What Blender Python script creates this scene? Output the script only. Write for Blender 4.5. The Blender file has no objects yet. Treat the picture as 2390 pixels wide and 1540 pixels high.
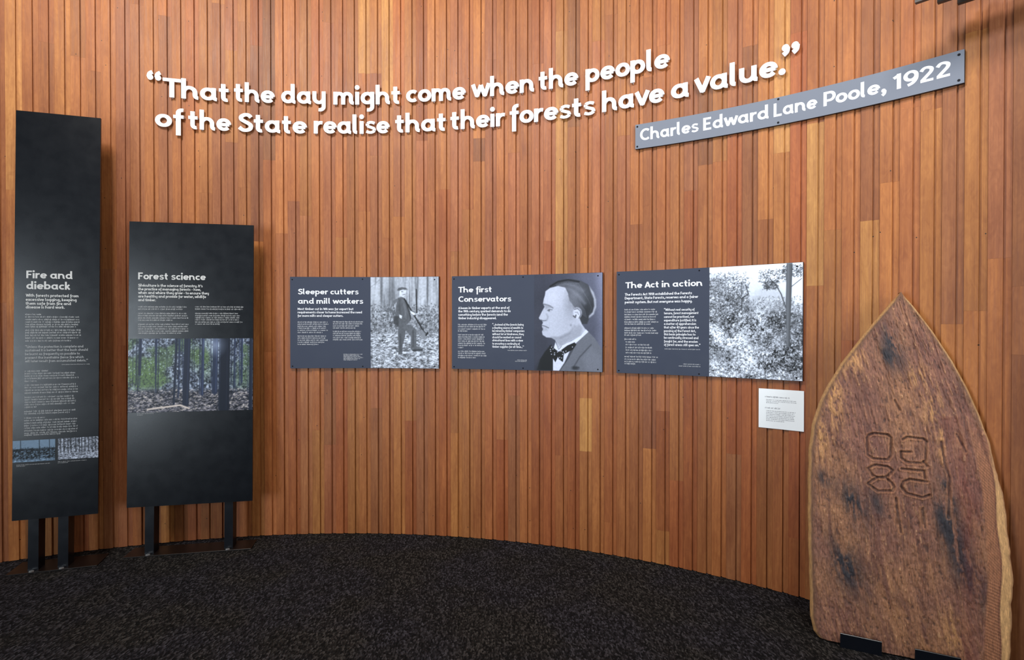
import bpy, math, random
import numpy as np
from mathutils import Vector, Matrix, geometry

R = math.radians
SC = bpy.context.scene
COL = SC.collection

# ------------------------------------------------------------------ camera
cd = bpy.data.cameras.new('camera')
cam = bpy.data.objects.new('camera', cd)
COL.objects.link(cam)
cam.location = (0, 0, 1.4)
cam.rotation_euler = (R(90 - 0.48), 0, 0)
cd.sensor_width = 36.0
cd.lens = 36.0 * 1288.69 / 2390.0
cd.clip_start = 0.05
SC.camera = cam

# ------------------------------------------------------------------ view, world, large lights
vs = SC.view_settings
vs.view_transform = 'Standard'
vs.look = 'None'
vs.gamma = 1.0
vs.exposure = 0.0
vs.use_curve_mapping = False
wd = bpy.data.worlds.new('world')
SC.world = wd
wd.use_nodes = True
wd.node_tree.nodes['Background'].inputs[0].default_value = (0.80, 0.90, 1.0, 1)
wd.node_tree.nodes['Background'].inputs[1].default_value = 0.12


def area(name, loc, target, sx, sy, power, color, spread=180):
    l = bpy.data.lights.new(name, 'AREA')
    l.shape = 'RECTANGLE'
    l.size = sx
    l.size_y = sy
    l.energy = power
    l.color = color
    l.spread = R(spread)
    o = bpy.data.objects.new(name, l)
    COL.objects.link(o)
    o.location = loc
    o.rotation_euler = (Vector(target) - Vector(loc)).to_track_quat('-Z', 'Y').to_euler()
    return o


def spot(name, loc, target, power, color, angle, blend=0.8, radius=0.05):
    l = bpy.data.lights.new(name, 'SPOT')
    l.energy = power
    l.color = color
    l.spot_size = R(angle)
    l.spot_blend = blend
    l.shadow_soft_size = radius
    o = bpy.data.objects.new(name, l)
    COL.objects.link(o)
    o.location = loc
    o.rotation_euler = (Vector(target) - Vector(loc)).to_track_quat('-Z', 'Y').to_euler()
    return o


# tall glazing behind the viewer on the left and right, a skylight and ceiling lamps along the wall
area('window_daylight_left', (-3.9, -1.8, 1.35), (-0.6, 3.4, 2.6), 1.1, 2.0, 56, (0.80, 0.91, 1.0), 95)
area('window_daylight_right', (3.0, -1.6, 2.2), (1.6, 2.7, 3.3), 2.4, 1.8, 70, (0.84, 0.93, 1.0), 95)
area('skylight', (-1.7, 0.9, 4.25), (0.2, 3.5, 2.5), 0.8, 0.5, 108, (1.0, 0.97, 0.93))
area('ceiling_lamp_left', (-2.2, 1.6, 4.25), (-2.6, 3.4, 2.9), 0.5, 0.5, 14, (1.0, 0.88, 0.74), 120)
area('ceiling_lamp_middle', (-0.3, 1.7, 4.25), (-0.4, 3.6, 2.7), 0.5, 0.5, 3, (1.0, 0.90, 0.78), 120)
area('ceiling_lamp_right', (1.0, 0.5, 4.25), (1.8, 2.7, 2.0), 0.6, 0.6, 40, (1.0, 0.96, 0.92), 130)
spot('warm_downlight_middle', (-0.6, 3.2, 4.25), (-0.72, 3.75, 3.2), 8, (1.0, 0.62, 0.22), 70)
spot('warm_downlight_left', (-2.7, 2.85, 4.25), (-2.95, 3.35, 3.0), 12, (1.0, 0.62, 0.22), 70)

# ------------------------------------------------------------------ the wall's plan curve (metres along the wall -> position)
PITCH = 0.0778
_t = np.linspace(-1.5, 1.5, 3001)
_th = -0.17982 - 0.657865 * _t - 0.0247848 * _t * _t
_ds = PITCH * 71 / 2 * (_t[1] - _t[0])
_X = np.concatenate([[0], np.cumsum(np.cos((_th[1:] + _th[:-1]) / 2) * _ds)])
_Y = np.concatenate([[0], np.cumsum(np.sin((_th[1:] + _th[:-1]) / 2) * _ds)])
_X += -0.315153 - _X[1500]
_Y += 3.629630 - _Y[1500]
_U = (_t + 1) / 2 * PITCH * 71


def wall_at(u):
    return float(np.interp(u, _U, _X)), float(np.interp(u, _U, _Y)), float(np.interp(u, _U, _th))


def wall_pt(u, off, z):
    x, y, t = wall_at(u)
    return (x + math.sin(t) * off, y - math.cos(t) * off, z)


# ------------------------------------------------------------------ helpers
def tag(o, label=None, cat=None, group=None, kind=None):
    if label: o['label'] = label
    if cat: o['category'] = cat
    if group: o['group'] = group
    if kind: o['kind'] = kind
    return o


def empty(name, loc, rz=0.0):
    o = bpy.data.objects.new(name, None)
    o.empty_display_size = 0.1
    COL.objects.link(o)
    o.location = loc
    o.rotation_euler = (0, 0, rz)
    return o


def link(name, me, mat=None, parent=None, loc=(0, 0, 0), rot=(0, 0, 0)):
    o = bpy.data.objects.new(name, me)
    COL.objects.link(o)
    if mat is not None and not me.materials:
        me.materials.append(mat)
    o.location = loc
    o.rotation_euler = rot
    if parent is not None:
        o.parent = parent
    return o


def mesh(name, verts, faces, smooth=False):
    me = bpy.data.meshes.new(name)
    me.from_pydata(verts, [], faces)
    if smooth:
        me.polygons.foreach_set('use_smooth', [True] * len(me.polygons))
    me.update()
    return me


class MB:
    def __init__(s):
        s.v = []
        s.f = []

    def add(s, vs, fs):
        n = len(s.v)
        s.v += [tuple(v) for v in vs]
        s.f += [tuple(i + n for i in f) for f in fs]

    def box(s, x0, x1, y0, y1, z0, z1, bev=0.0):
        if bev <= 0:
            vs = [(x, y, z) for z in (z0, z1) for y in (y0, y1) for x in (x0, x1)]
            s.add(vs, [(0, 2, 3, 1), (4, 5, 7, 6), (0, 1, 5, 4), (2, 6, 7, 3), (0, 4, 6, 2), (1, 3, 7, 5)])
            return
        b = bev
        rings = []
        for z, i in ((z0, b), (z0 + b, 0), (z1 - b, 0), (z1, b)):
            k = b - 0 if i == 0 else b
            ring = [(x0 + b + i * 0, y0 + i), (x1 - b, y0 + i), (x1 - i, y0 + b), (x1 - i, y1 - b),
                    (x1 - b, y1 - i), (x0 + b, y1 - i), (x0 + i, y1 - b), (x0 + i, y0 + b)]
            rings.append([(x, y, z) for x, y in ring])
        vs = [p for r in rings for p in r]
        fs = [tuple(range(7, -1, -1)), tuple(range(24, 32))]
        for r in range(3):
            for k in range(8):
                a = r * 8 + k
                c = r * 8 + (k + 1) % 8
                fs.append((a, c, c + 8, a + 8))
        s.add(vs, fs)

    def disc(s, c, ax, rad, h, n=12, dome=0.0):
        ax = Vector(ax).normalized()
        t = ax.orthogonal().normalized()
        b = ax.cross(t)
        c = Vector(c)
        vs = []
        for hh, rr in ((0, rad), (h, rad), (h + dome, rad * 0.55)):
            for k in range(n):
                a = 2 * math.pi * k / n
                vs.append(c + ax * hh + (t * math.cos(a) + b * math.sin(a)) * rr)
        fs = [tuple(range(n - 1, -1, -1)), tuple(range(2 * n, 3 * n))]
        for r in range(2):
            for k in range(n):
                k2 = (k + 1) % n
                fs.append((r * n + k, r * n + k2, r * n + n + k2, r * n + n + k))
        s.add(vs, fs)

    def build(s, name, mat, parent=None, loc=(0, 0, 0), rot=(0, 0, 0), smooth=False):
        return link(name, mesh(name, s.v, s.f, smooth), mat, parent, loc, rot)


# ------------------------------------------------------------------ materials
def new_mat(name):
    m = bpy.data.materials.new(name)
    m.use_nodes = True
    nt = m.node_tree
    b = nt.nodes['Principled BSDF']
    return m, nt, b


def N(nt, typ, **kw):
    n = nt.nodes.new(typ)
    for k, v in kw.items():
        if k.startswith('i_'):
            key = k[2:]
            key = int(key) if key.isdigit() else key.replace('_', ' ')
            n.inputs[key].default_value = v
        else:
            setattr(n, k, v)
    return n


def L(nt, a, b):
    nt.links.new(a, b)


def plain(name, col, rough=0.5, metal=0.0, noise=0.0, spec=0.5):
    m, nt, b = new_mat(name)
    b.inputs['Base Color'].default_value = (*col, 1)
    b.inputs['Roughness'].default_value = rough
    b.inputs['Metallic'].default_value = metal
    b.inputs['Specular IOR Level'].default_value = spec
    if noise:
        tc = N(nt, 'ShaderNodeTexCoord')
        nz = N(nt, 'ShaderNodeTexNoise', i_Scale=14.0, i_Detail=5.0)
        L(nt, tc.outputs['Object'], nz.inputs['Vector'])
        mr = N(nt, 'ShaderNodeMapRange')
        mr.inputs['To Min'].default_value = 1 - noise
        mr.inputs['To Max'].default_value = 1 + noise
        L(nt, nz.outputs['Fac'], mr.inputs['Value'])
        mx = N(nt, 'ShaderNodeMix', data_type='RGBA', blend_type='MULTIPLY')
        mx.inputs[0].default_value = 1.0
        mx.inputs[6].default_value = (*col, 1)
        cb = N(nt, 'ShaderNodeCombineColor')
        for i in range(3): L(nt, mr.outputs[0], cb.inputs[i])
        L(nt, cb.outputs[0], mx.inputs[7])
        L(nt, mx.outputs[2], b.inputs['Base Color'])
        r2 = N(nt, 'ShaderNodeMapRange')
        r2.inputs['To Min'].default_value = rough - 0.06
        r2.inputs['To Max'].default_value = rough + 0.06
        L(nt, nz.outputs['Fac'], r2.inputs['Value'])
        L(nt, r2.outputs[0], b.inputs['Roughness'])
    return m


def vcol_mat(name, rough=0.45, attr='print'):
    m, nt, b = new_mat(name)
    a = N(nt, 'ShaderNodeVertexColor', layer_name=attr)
    L(nt, a.outputs['Color'], b.inputs['Base Color'])
    b.inputs['Roughness'].default_value = rough
    b.inputs['Specular IOR Level'].default_value = 0.18
    return m


def wood_mat():
    m, nt, b = new_mat('jarrah_board')
    tc = N(nt, 'ShaderNodeTexCoord')
    oi = N(nt, 'ShaderNodeObjectInfo')
    cb = N(nt, 'ShaderNodeCombineXYZ')
    ml = N(nt, 'ShaderNodeMath', operation='MULTIPLY')
    ml.inputs[1].default_value = 37.0
    L(nt, oi.outputs['Random'], ml.inputs[0])
    L(nt, ml.outputs[0], cb.inputs[0])
    L(nt, ml.outputs[0], cb.inputs[1])
    ml2 = N(nt, 'ShaderNodeMath', operation='MULTIPLY')
    ml2.inputs[1].default_value = 91.0
    L(nt, oi.outputs['Random'], ml2.inputs[0])
    L(nt, ml2.outputs[0], cb.inputs[2])
    ad = N(nt, 'ShaderNodeVectorMath', operation='ADD')
    L(nt, tc.outputs['Object'], ad.inputs[0])
    L(nt, cb.outputs[0], ad.inputs[1])

    def stretched(sx, sz, detail, dist=0.0):
        mp = N(nt, 'ShaderNodeMapping')
        mp.inputs['Scale'].default_value = (sx, sx, sz)
        L(nt, ad.outputs[0], mp.inputs['Vector'])
        nz = N(nt, 'ShaderNodeTexNoise', i_Scale=1.0, i_Detail=detail, i_Roughness=0.6, i_Distortion=dist)
        L(nt, mp.outputs[0], nz.inputs['Vector'])
        return nz

    broad = stretched(13, 1.6, 3.0, 0.6)
    fine = stretched(150, 5.0, 4.0)
    streak = stretched(75, 0.9, 3.0, 0.3)
    fig = stretched(38, 12.0, 2.0, 1.8)
    # cathedral figure: rings of a tilted log
    mp = N(nt, 'ShaderNodeMapping')
    mp.inputs['Scale'].default_value = (16, 16, 1.1)
    L(nt, ad.outputs[0], mp.inputs['Vector'])
    wv = N(nt, 'ShaderNodeTexWave', wave_type='RINGS', i_Scale=2.6, i_Distortion=3.5, i_Detail=2.0)
    wv.inputs['Detail Scale'].default_value = 0.8
    L(nt, mp.outputs[0], wv.inputs['Vector'])

    def rng(sock, lo, hi, a=0.3, c=0.7):
        mr = N(nt, 'ShaderNodeMapRange')
        mr.inputs['From Min'].default_value = a
        mr.inputs['From Max'].default_value = c
        mr.inputs['To Min'].default_value = lo
        mr.inputs['To Max'].default_value = hi
        L(nt, sock, mr.inputs['Value'])
        return mr.outputs[0]

    def mul(a, c):
        n = N(nt, 'ShaderNodeMath', operation='MULTIPLY')
        L(nt, a, n.inputs[0])
        L(nt, c, n.inputs[1])
        return n.outputs[0]

    v = mul(rng(broad.outputs['Fac'], 0.78, 1.18), rng(fine.outputs['Fac'], 0.80, 1.15))
    v = mul(v, rng(streak.outputs['Fac'], 0.86, 1.12))
    v = mul(v, rng(fig.outputs['Fac'], 0.86, 1.14))
    v = mul(v, rng(wv.outputs['Fac'], 0.92, 1.06, 0, 1))
    # small nail and gum-vein spots
    sx = N(nt, 'ShaderNodeSeparateXYZ')
    L(nt, ad.outputs[0], sx.inputs[0])
    c2 = N(nt, 'ShaderNodeCombineXYZ')
    L(nt, sx.outputs[0], c2.inputs[0])
    L(nt, sx.outputs[2], c2.inputs[1])
    vo = N(nt, 'ShaderNodeTexVoronoi', voronoi_dimensions='2D', i_Scale=7.0)
    L(nt, c2.outputs[0], vo.inputs['Vector'])
    spot_ = N(nt, 'ShaderNodeMath', operation='LESS_THAN')
    spot_.inputs[1].default_value = 0.019
    L(nt, vo.outputs['Distance'], spot_.inputs[0])
    sc_ = N(nt, 'ShaderNodeSeparateColor')
    L(nt, vo.outputs['Color'], sc_.inputs[0])
    gt = N(nt, 'ShaderNodeMath', operation='GREATER_THAN')
    gt.inputs[1].default_value = 0.80
    L(nt, sc_.outputs[0], gt.inputs[0])
    sp = mul(spot_.outputs[0], gt.outputs[0])
    # colour
    hs = N(nt, 'ShaderNodeMix', data_type='RGBA', blend_type='MULTIPLY')
    hs.inputs[0].default_value = 1.0
    L(nt, oi.outputs['Color'], hs.inputs[6])
    ramp = N(nt, 'ShaderNodeMix', data_type='RGBA')
    ramp.inputs[6].default_value = (0.66, 0.56, 0.52, 1)
    ramp.inputs[7].default_value = (1.26, 1.38, 1.42, 1)
    L(nt, rng(v, 0, 1, 0.55, 1.45), ramp.inputs[0])
    L(nt, ramp.outputs[2], hs.inputs[7])
    fin = N(nt, 'ShaderNodeMix', data_type='RGBA')
    fin.inputs[7].default_value = (0.02, 0.012, 0.008, 1)
    L(nt, sp, fin.inputs[0])
    L(nt, hs.outputs[2], fin.inputs[6])
    L(nt, fin.outputs[2], b.inputs['Base Color'])
    L(nt, rng(fine.outputs['Fac'], 0.42, 0.56), b.inputs['Roughness'])
    bp = N(nt, 'ShaderNodeBump', i_Strength=0.25, i_Distance=0.0015)
    L(nt, fine.outputs['Fac'], bp.inputs['Height'])
    L(nt, bp.outputs[0], b.inputs['Normal'])
    b.inputs['Specular IOR Level'].default_value = 0.32
    return m


def carpet_mat():
    m, nt, b = new_mat('charcoal_carpet')
    tc = N(nt, 'ShaderNodeTexCoord')
    loop = N(nt, 'ShaderNodeTexVoronoi', i_Scale=150.0)
    mp = N(nt, 'ShaderNodeMapping')
    mp.inputs['Scale'].default_value = (1.0, 0.45, 1.0)
    mp.inputs['Rotation'].default_value = (0, 0, R(38))
    L(nt, tc.outputs['Object'], mp.inputs['Vector'])
    L(nt, mp.outputs[0], loop.inputs['Vector'])
    nz = N(nt, 'ShaderNodeTexNoise', i_Scale=60.0, i_Detail=6.0, i_Roughness=0.75)
    L(nt, mp.outputs[0], nz.inputs['Vector'])
    big = N(nt, 'ShaderNodeTexNoise', i_Scale=2.2, i_Detail=3.0)
    L(nt, tc.outputs['Object'], big.inputs['Vector'])
    sp = N(nt, 'ShaderNodeSeparateColor')
    L(nt, loop.outputs['Color'], sp.inputs[0])
    mx = N(nt, 'ShaderNodeMath', operation='MULTIPLY')
    L(nt, sp.outputs[0], mx.inputs[0])
    L(nt, nz.outputs['Fac'], mx.inputs[1])
    cr = N(nt, 'ShaderNodeValToRGB')
    e = cr.color_ramp.elements
    e[0].position = 0.08
    e[0].color = (0.004, 0.004, 0.0042, 1)
    e[1].position = 0.62
    e[1].color = (0.075, 0.070, 0.070, 1)
    el = cr.color_ramp.elements.new(0.30)
    el.color = (0.017, 0.0155, 0.0155, 1)
    L(nt, mx.outputs[0], cr.inputs[0])
    tint = N(nt, 'ShaderNodeMix', data_type='RGBA')
    tint.inputs[6].default_value = (1.02, 1.0, 0.92, 1)
    tint.inputs[7].default_value = (0.98, 1.0, 1.2, 1)
    mr = N(nt, 'ShaderNodeMapRange')
    mr.inputs['From Min'].default_value = 0.42
    mr.inputs['From Max'].default_value = 0.58
    L(nt, big.outputs['Fac'], mr.inputs['Value'])
    L(nt, mr.outputs[0], tint.inputs[0])
    mm = N(nt, 'ShaderNodeMix', data_type='RGBA', blend_type='MULTIPLY')
    mm.inputs[0].default_value = 1.0
    L(nt, cr.outputs[0], mm.inputs[6])
    L(nt, tint.outputs[2], mm.inputs[7])
    L(nt, mm.outputs[2], b.inputs['Base Color'])
    b.inputs['Roughness'].default_value = 0.95
    b.inputs['Specular IOR Level'].default_value = 0.15
    bp = N(nt, 'ShaderNodeBump', i_Strength=0.9, i_Distance=0.006)
    L(nt, loop.outputs['Distance'], bp.inputs['Height'])
    L(nt, bp.outputs[0], b.inputs['Normal'])
    return m


def slab_mat():
    m, nt, b = new_mat('weathered_slab')
    tc = N(nt, 'ShaderNodeTexCoord')
    a = N(nt, 'ShaderNodeVertexColor', layer_name='wood')
    mp = N(nt, 'ShaderNodeMapping')
    mp.inputs['Scale'].default_value = (230, 230, 30)
    mp.inputs['Rotation'].default_value = (0, R(-9), 0)
    L(nt, tc.outputs['Object'], mp.inputs['Vector'])
    nz = N(nt, 'ShaderNodeTexNoise', i_Scale=1.0, i_Detail=5.0, i_Roughness=0.7, i_Distortion=0.6)
    L(nt, mp.outputs[0], nz.inputs['Vector'])
    mr = N(nt, 'ShaderNodeMapRange')
    mr.inputs['From Min'].default_value = 0.3
    mr.inputs['From Max'].default_value = 0.7
    mr.inputs['To Min'].default_value = 0.55
    mr.inputs['To Max'].default_value = 1.5
    L(nt, nz.outputs['Fac'], mr.inputs['Value'])
    mx = N(nt, 'ShaderNodeMix', data_type='RGBA', blend_type='MULTIPLY')
    mx.inputs[0].default_value = 1.0
    cb = N(nt, 'ShaderNodeCombineColor')
    for i in range(3): L(nt, mr.outputs[0], cb.inputs[i])
    L(nt, a.outputs['Color'], mx.inputs[6])
    L(nt, cb.outputs[0], mx.inputs[7])
    L(nt, mx.outputs[2], b.inputs['Base Color'])
    b.inputs['Roughness'].default_value = 0.55
    bp = N(nt, 'ShaderNodeBump', i_Strength=0.9, i_Distance=0.004)
    L(nt, nz.outputs['Fac'], bp.inputs['Height'])
    L(nt, bp.outputs[0], b.inputs['Normal'])
    return m


M = dict(
    wood=wood_mat(), carpet=carpet_mat(), slab=slab_mat(),
    backing=plain('wall_backing', (0.03, 0.014, 0.007), 0.8, noise=0.2),
    white=plain('white_letter_paint', (0.84, 0.84, 0.85), 0.45, noise=0.015),
    ink=plain('white_print', (0.72, 0.73, 0.77), 0.5, noise=0.02),
    ink_soft=plain('pale_print', (0.40, 0.41, 0.44), 0.5, noise=0.03),
    ink_stand=plain('grey_white_print', (0.50, 0.50, 0.49), 0.5, noise=0.02),
    ink_stand_soft=plain('grey_print', (0.30, 0.305, 0.31), 0.5, noise=0.03),
    ink_grey=plain('grey_ink', (0.33, 0.34, 0.37), 0.6, noise=0.03),
    board=plain('slate_grey_board', (0.036, 0.044, 0.072), 0.45, noise=0.05, spec=0.2),
    plate=plain('slate_plate_painted_sheen', (0.150, 0.168, 0.210), 0.55, noise=0.04, spec=0.35),  # boards' slate made lighter: window sheen painted into the base colour
    board_edge=plain('board_core', (0.02, 0.02, 0.024), 0.5, noise=0.05),
    stand=plain('black_laminate', (0.0045, 0.0056, 0.0080), 0.28, noise=0.12, spec=0.30),
    steel=plain('black_steel', (0.003, 0.004, 0.007), 0.3, noise=0.1),
    base_steel=plain('brown_black_steel', (0.006, 0.0035, 0.003), 0.4, noise=0.15),
    bolt=plain('bright_bolt', (0.55, 0.55, 0.55), 0.35, 0.8, noise=0.05),
    screw=plain('black_screw', (0.003, 0.003, 0.006), 0.6, noise=0.05, spec=0.2),
    card=plain('white_card', (0.90, 0.94, 0.97), 0.5, noise=0.01),
    photo=vcol_mat('printed_photo', 0.42),
    ceiling=plain('dark_ceiling', (0.05, 0.045, 0.04), 0.8, noise=0.03),
    slat=plain('dark_bronze_slat', (0.035, 0.025, 0.02), 0.35, noise=0.1),
)

# ------------------------------------------------------------------ stroke lettering
def A(cx, cy, rx, ry, a0, a1, n=None):
    n = n or max(3, int(abs(a1 - a0) / 15))
    return [(cx + rx * math.cos(R(a0 + (a1 - a0) * i / n)), cy + ry * math.sin(R(a0 + (a1 - a0) * i / n))) for i in range(n + 1)]


def CR(pts, n=5):
    p = [pts[0]] + pts + [pts[-1]]
    out = []
    for i in range(1, len(p) - 2):
        for k in range(n):
            t = k / n
            out.append(tuple(0.5 * (2 * p[i][j] + (p[i + 1][j] - p[i - 1][j]) * t + (2 * p[i - 1][j] - 5 * p[i][j] + 4 * p[i + 1][j] - p[i + 2][j]) * t * t
                                    + (3 * p[i][j] - p[i - 1][j] - 3 * p[i + 1][j] + p[i + 2][j]) * t ** 3) for j in (0, 1)))
    out.append(pts[-1])
    return out


BOWL = A(.34, .325, .245, .235, 0, 360)
TAIL = A(.705, .20, .125, .125, 180, 275)
SPINE = [(.50, .535), (.40, .575), (.27, .588), (.135, .525), (.14, .405), (.30, .335), (.46, .265), (.485, .15), (.36, .075), (.22, .07), (.07, .125)]
GL = {
    'a': ([BOWL, [(.58, .64), (.58, .2)] + TAIL], .80),
    'b': ([[(.1, 1), (.1, .02)], A(.335, .325, .245, .235, 0, 360)], .74),
    'c': ([A(.34, .325, .245, .235, 48, 312)], .62),
    'd': ([BOWL, [(.58, 1.0), (.58, .2)] + TAIL], .80),
    'e': ([A(.34, .325, .25, .235, 0, 322), [(.12, .325), (.60, .325)]], .72),
    'f': ([[(.24, -.36), (.24, .76)] + A(.41, .76, .17, .15, 180, 75), [(.03, .57), (.46, .57)]], .52),
    'g': ([BOWL, [(.58, .64), (.58, -.12)] + A(.37, -.12, .21, .17, 0, -105)], .76),
    'h': ([[(.1, 1), (.1, 0)], A(.34, .33, .24, .235, 180, 0) + [(.58, .2)] + TAIL], .80),
    'i': ([[(.1, .65), (.1, 0)], ('dot', .1, .88, .125)], .28),
    'j': ([[(.16, .65), (.16, -.12)] + A(-.02, -.12, .18, .16, 0, -90), ('dot', .16, .88, .125)], .34),
    'k': ([[(.1, 1), (.1, 0)], [(.12, .29), (.46, .62)], [(.22, .36), (.50, .02)]], .62),
    'l': ([[(.1, 1), (.1, .2)] + A(.225, .20, .125, .125, 180, 275)], .38),
    'm': ([[(.1, .65), (.1, 0)], A(.295, .37, .195, .195, 180, 0) + [(.49, 0)], A(.685, .37, .195, .195, 180, 0) + [(.88, .2)] + A(1.005, .20, .125, .125, 180, 275)], 1.10),
    'n': ([[(.1, .65), (.1, 0)], A(.34, .33, .24, .235, 180, 0) + [(.58, .2)] + TAIL], .80),
    'o': ([BOWL], .71),
    'p': ([[(.1, .65), (.1, -.36)], A(.335, .325, .245, .235, 0, 360)], .74),
    'q': ([BOWL, [(.58, .65), (.58, -.36)]], .74),
    'r': ([[(.1, .65), (.1, 0)], A(.36, .33, .26, .235, 180, 72)], .50),
    's': ([CR(SPINE)], .62),
    't': ([[(.2, .88), (.2, .22)] + A(.345, .22, .145, .145, 180, 288), [(.01, .57), (.43, .57)]], .53),
    'u': ([[(.1, .66), (.1, .32)] + A(.34, .32, .24, .235, 180, 360), [(.58, .66), (.58, .2)] + TAIL], .80),
    'v': ([[(.05, .66), (.31, .06)], [(.31, .06), (.57, .66)], ('dot', .31, .085, .085)], .64),
    'w': ([[(.05, .66), (.26, .06)], [(.26, .06), (.46, .60)], [(.46, .60), (.66, .06)], [(.66, .06), (.87, .66)], ('dot', .26, .085, .085), ('dot', .66, .085, .085)], .94),
    'x': ([[(.07, .64), (.52, .01)], [(.52, .64), (.07, .01)]], .60),
    'y': ([[(.1, .66), (.1, .34)] + A(.34, .325, .24, .235, 180, 360), [(.58, .66), (.58, -.12)] + A(.37, -.12, .21, .17, 0, -105)], .76),
    'z': ([[(.08, .575), (.50, .575)], [(.47, .56), (.11, .09)], [(.07, .08), (.52, .08)]], .60),
    'A': ([[(.05, 0), (.36, .90)], [(.36, .90), (.68, 0)], [(.16, .27), (.58, .27)], ('dot', .36, .84, .09)], .74),
    'B': ([[(.1, .94), (.1, 0)], [(.1, .86), (.34, .86)] + A(.36, .675, .19, .185, 90, -90) + [(.1, .49)], [(.1, .49), (.38, .49)] + A(.40, .285, .21, .205, 90, -90) + [(.1, .08)]], .72),
    'C': ([A(.47, .47, .37, .385, 48, 312)], .84),
    'D': ([[(.1, .94), (.1, 0)], [(.1, .86), (.33, .86)] + A(.35, .47, .37, .39, 90, -90) + [(.1, .08)]], .86),
    'E': ([[(.1, .94), (.1, 0)], [(.1, .86), (.56, .86)], [(.1, .48), (.50, .48)], [(.1, .08), (.58, .08)]], .68),
    'F': ([[(.1, .94), (.1, 0)], [(.1, .86), (.56, .86)], [(.1, .46), (.50, .46)]], .64),
    'I': ([[(.1, .94), (.1, 0)]], .28),
    'L': ([[(.1, .94), (.1, 0)], [(.1, .08), (.56, .08)]], .64),
    'M': ([[(.1, 0), (.1, .92)], [(.1, .86), (.42, .25)], [(.42, .25), (.74, .86)], [(.74, .92), (.74, 0)]], .90),
    'P': ([[(.1, .94), (.1, 0)], [(.1, .86), (.37, .86)] + A(.38, .60, .25, .26, 90, -90) + [(.1, .34)]], .72),
    'S': ([CR([(.61, .74), (.50, .845), (.34, .86), (.17, .76), (.17, .62), (.32, .52), (.47, .44), (.60, .33), (.57, .16), (.42, .08), (.24, .085), (.07, .21)])], .74),
    'T': ([[(.0, .86), (.74, .86)], [(.37, .88), (.37, 0)]], .76),
    'U': ([[(.1, .94), (.1, .38)] + A(.4, .38, .3, .30, 180, 360) + [(.7, .94)]], .84),
    'W': ([[(.04, .94), (.30, .04)], [(.30, .04), (.54, .88)], [(.54, .88), (.78, .04)], [(.78, .04), (1.04, .94)]], 1.10),
    '0': ([A(.37, .47, .27, .385, 0, 360)], .76),
    '1': ([[(.30, .94), (.30, 0)], [(.32, .86), (.06, .70)]], .50),
    '2': ([CR([(.09, .68), (.20, .83), (.36, .86), (.53, .76), (.52, .58), (.34, .36), (.12, .11)]), [(.06, .08), (.62, .08)]], .70),
    '4': ([[(.46, .94), (.46, 0)], [(.44, .86), (.07, .31)], [(.05, .28), (.66, .28)]], .72),
    '8': ([A(.34, .68, .20, .185, 0, 360), A(.34, .275, .245, .205, 0, 360)], .70),
    '9': ([A(.34, .61, .245, .25, 0, 360), CR([(.585, .60), (.56, .36), (.42, .16), (.20, .06)])], .70),
    '.': ([('dot', .13, .11, .135)], .30),
    ',': ([('dot', .15, .12, .13), CR([(.215, .12), (.19, -.06), (.08, -.17)], 3)], .32),
    '-': ([[(.06, .34), (.44, .34)]], .52),
    '(': ([A(.40, .36, .28, .56, 125, 235)], .38),
    ')': ([A(-.04, .36, .28, .56, 55, -55)], .38),
    '’': ([('dot', .15, .86, .115), CR([(.20, .86), (.18, .70), (.09, .62)], 3)], .32),
    '“': ([('dot', .15, .80, .145), CR([(.085, .80), (.12, .97), (.25, 1.06)], 3), ('dot', .51, .80, .145), CR([(.445, .80), (.48, .97), (.61, 1.06)], 3)], .72),
    '”': ([('dot', .15, .93, .145), CR([(.215, .93), (.19, .76), (.07, .66)], 3), ('dot', .51, .93, .145), CR([(.575, .93), (.55, .76), (.43, .66)], 3)], .72),
}
_gc = {}


def _inside(vs, poly, x, y):
    sgn = [(vs[poly[(i + 1) % len(poly)]][0] - vs[poly[i]][0]) * (y - vs[poly[i]][1]) - (vs[poly[(i + 1) % len(poly)]][1] - vs[poly[i]][1]) * (x - vs[poly[i]][0]) for i in range(len(poly))]
    return all(v >= -1e-9 for v in sgn)


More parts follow.
